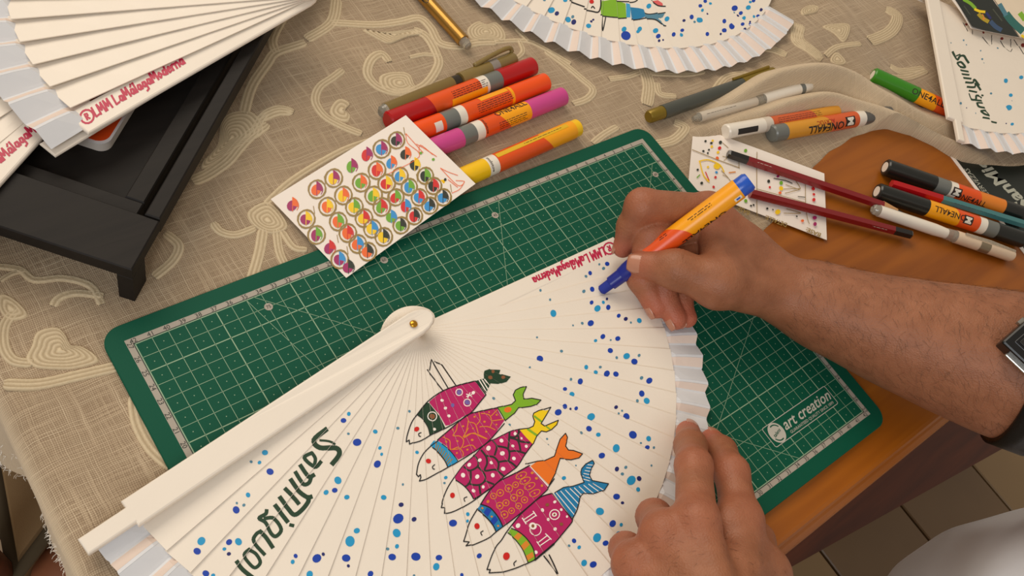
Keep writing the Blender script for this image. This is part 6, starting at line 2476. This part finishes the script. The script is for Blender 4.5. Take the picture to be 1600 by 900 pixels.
# ------------------------------------------------------------------ chair seen past the left table edge
ca = P(22, 898, -.28)
ce1 = P(100, 793, -.28) - ca
ce1 /= np.linalg.norm(ce1)
ce2 = P(3, 790, -.28) - ca
ce2 /= np.linalg.norm(ce2)
chair = empty('dining_chair', (*(ca + ce1 * .2 + ce2 * .2)[:2], 0), 'beige-seated chair with reddish-brown wooden legs pushed under the left table edge', 'chair')
BEIGE = mat('beige_upholstery', (140, 112, 76), .9, var=.12, vscale=20, bump=.25, bscale=900)
PIPE = mat('dark_piping', (74, 60, 38), .9)
cw = lambda a, c: ca + ce1 * a + ce2 * c


def slab(name, a0, a1, c0, c1, z0, z1, m, bev=.008):
    b = MB()
    q = [cw(a0, c0), cw(a1, c0), cw(a1, c1), cw(a0, c1)]
    qi = [cw(a0 + bev, c0 + bev), cw(a1 - bev, c0 + bev), cw(a1 - bev, c1 - bev), cw(a0 + bev, c1 - bev)]
    vs = [(p[0], p[1], TZ + z0) for p in q] + [(p[0], p[1], TZ + z1 - bev) for p in q] + [(p[0], p[1], TZ + z1) for p in qi]
    fs = [(3, 2, 1, 0), (8, 9, 10, 11)]
    for k in (0, 1):
        for i in range(4):
            j = (i + 1) % 4
            fs.append((4 * k + i, 4 * k + j, 4 * k + 4 + j, 4 * k + 4 + i))
    ar = np.cross(q[1] - q[0], q[3] - q[0])[2]
    b.add(vs, fs if ar > 0 else [f[::-1] for f in fs])
    return b.build(name, m, chair)


slab('seat_cushion', 0, .40, 0, .38, -.33, -.28, BEIGE)
pp = MB()
loop = [cw(*q) + np.array([0, 0, -.006]) for q in ((0, 0), (.40, 0), (.40, .38), (0, .38), (0, 0))]
pp.tube(loop, .0055, 8)
pp.build('piping', PIPE, chair, True)
slab('seat_frame', .01, .39, .01, .37, -.40, -.331, WOODD, .004)
for a, c in ((.035, .035), (.365, .035), (.035, .345), (.365, .345)):
    q = cw(a, c)
    b = MB()
    b.tube([(q[0], q[1], 0), (q[0], q[1], .03), (q[0], q[1], .2), (q[0], q[1], TZ - .4005)], [.014, .017, .02, .023], 12)
    b.build('leg', WOODD, chair, True)

for c in (.02, .36):
    q = cw(-.018, c)
    b = MB()
    b.tube([(q[0], q[1], 0), (q[0], q[1], .40), (q[0] - .02, q[1], .70), (q[0] - .05, q[1], .95)], [.016, .018, .016, .012], 12)
    b.build('back_post', WOODD, chair, True)
for zz in (.62, .74, .86):
    p0_, p1_ = cw(-.018, .02), cw(-.018, .36)
    dx = -.02 - (zz - .70) * .12
    b = MB()
    b.tube([(p0_[0] + dx, p0_[1], zz), ((p0_[0] + p1_[0]) / 2 + dx - .015, (p0_[1] + p1_[1]) / 2, zz), (p1_[0] + dx, p1_[1], zz)], [.010, .012, .010], 10)
    b.build('back_slat', WOODD, chair, True)
q = P(108, 888, -.30)
b = MB()
pr = [(0.0, .016), (.05, .018), (.20, .022), (.30, .026), (.36, .031), (.42, .033), (.440, .029), (.448, .014)]
b.tube([(q[0], q[1], z) for z, _ in pr], [r for _, r in pr], 18)
b.build('front_post', mat('reddish_wood', (150, 92, 62), .45, var=.2, vscale=40), chair, True)

# ------------------------------------------------------------------ bench under the table's front edge
b0, b1 = P(1322, 838, -.33), P(1588, 689, -.33)
be = (b1 - b0) / np.linalg.norm(b1 - b0)
bn = np.array([-be[1], be[0], 0])
if bn[1] < 0:
    bn = -bn
bench = empty('wooden_bench', (*(b0 + be * .25 + bn * .12)[:2], 0), 'dark reddish wooden bench seat showing below the table front edge', 'bench')


def bslab(name, a0, a1, c0, c1, z0, z1):
    w = lambda a, c: b0 + be * a + bn * c
    q = [w(a0, c0), w(a1, c0), w(a1, c1), w(a0, c1)]
    m = MB()
    m.prism([(p[0], p[1]) for p in q], z0, z1)
    return m.build(name, WOODD, bench)


zs = TZ - .33
bslab('seat_board', -.10, .75, 0, .11, zs - .025, zs)
bslab('seat_board', -.10, .75, .115, .225, zs - .025, zs)
for a in (-.06, .68):
    for c in (.02, .17):
        bslab('leg', a, a + .035, c, c + .035, 0, zs - .0255)
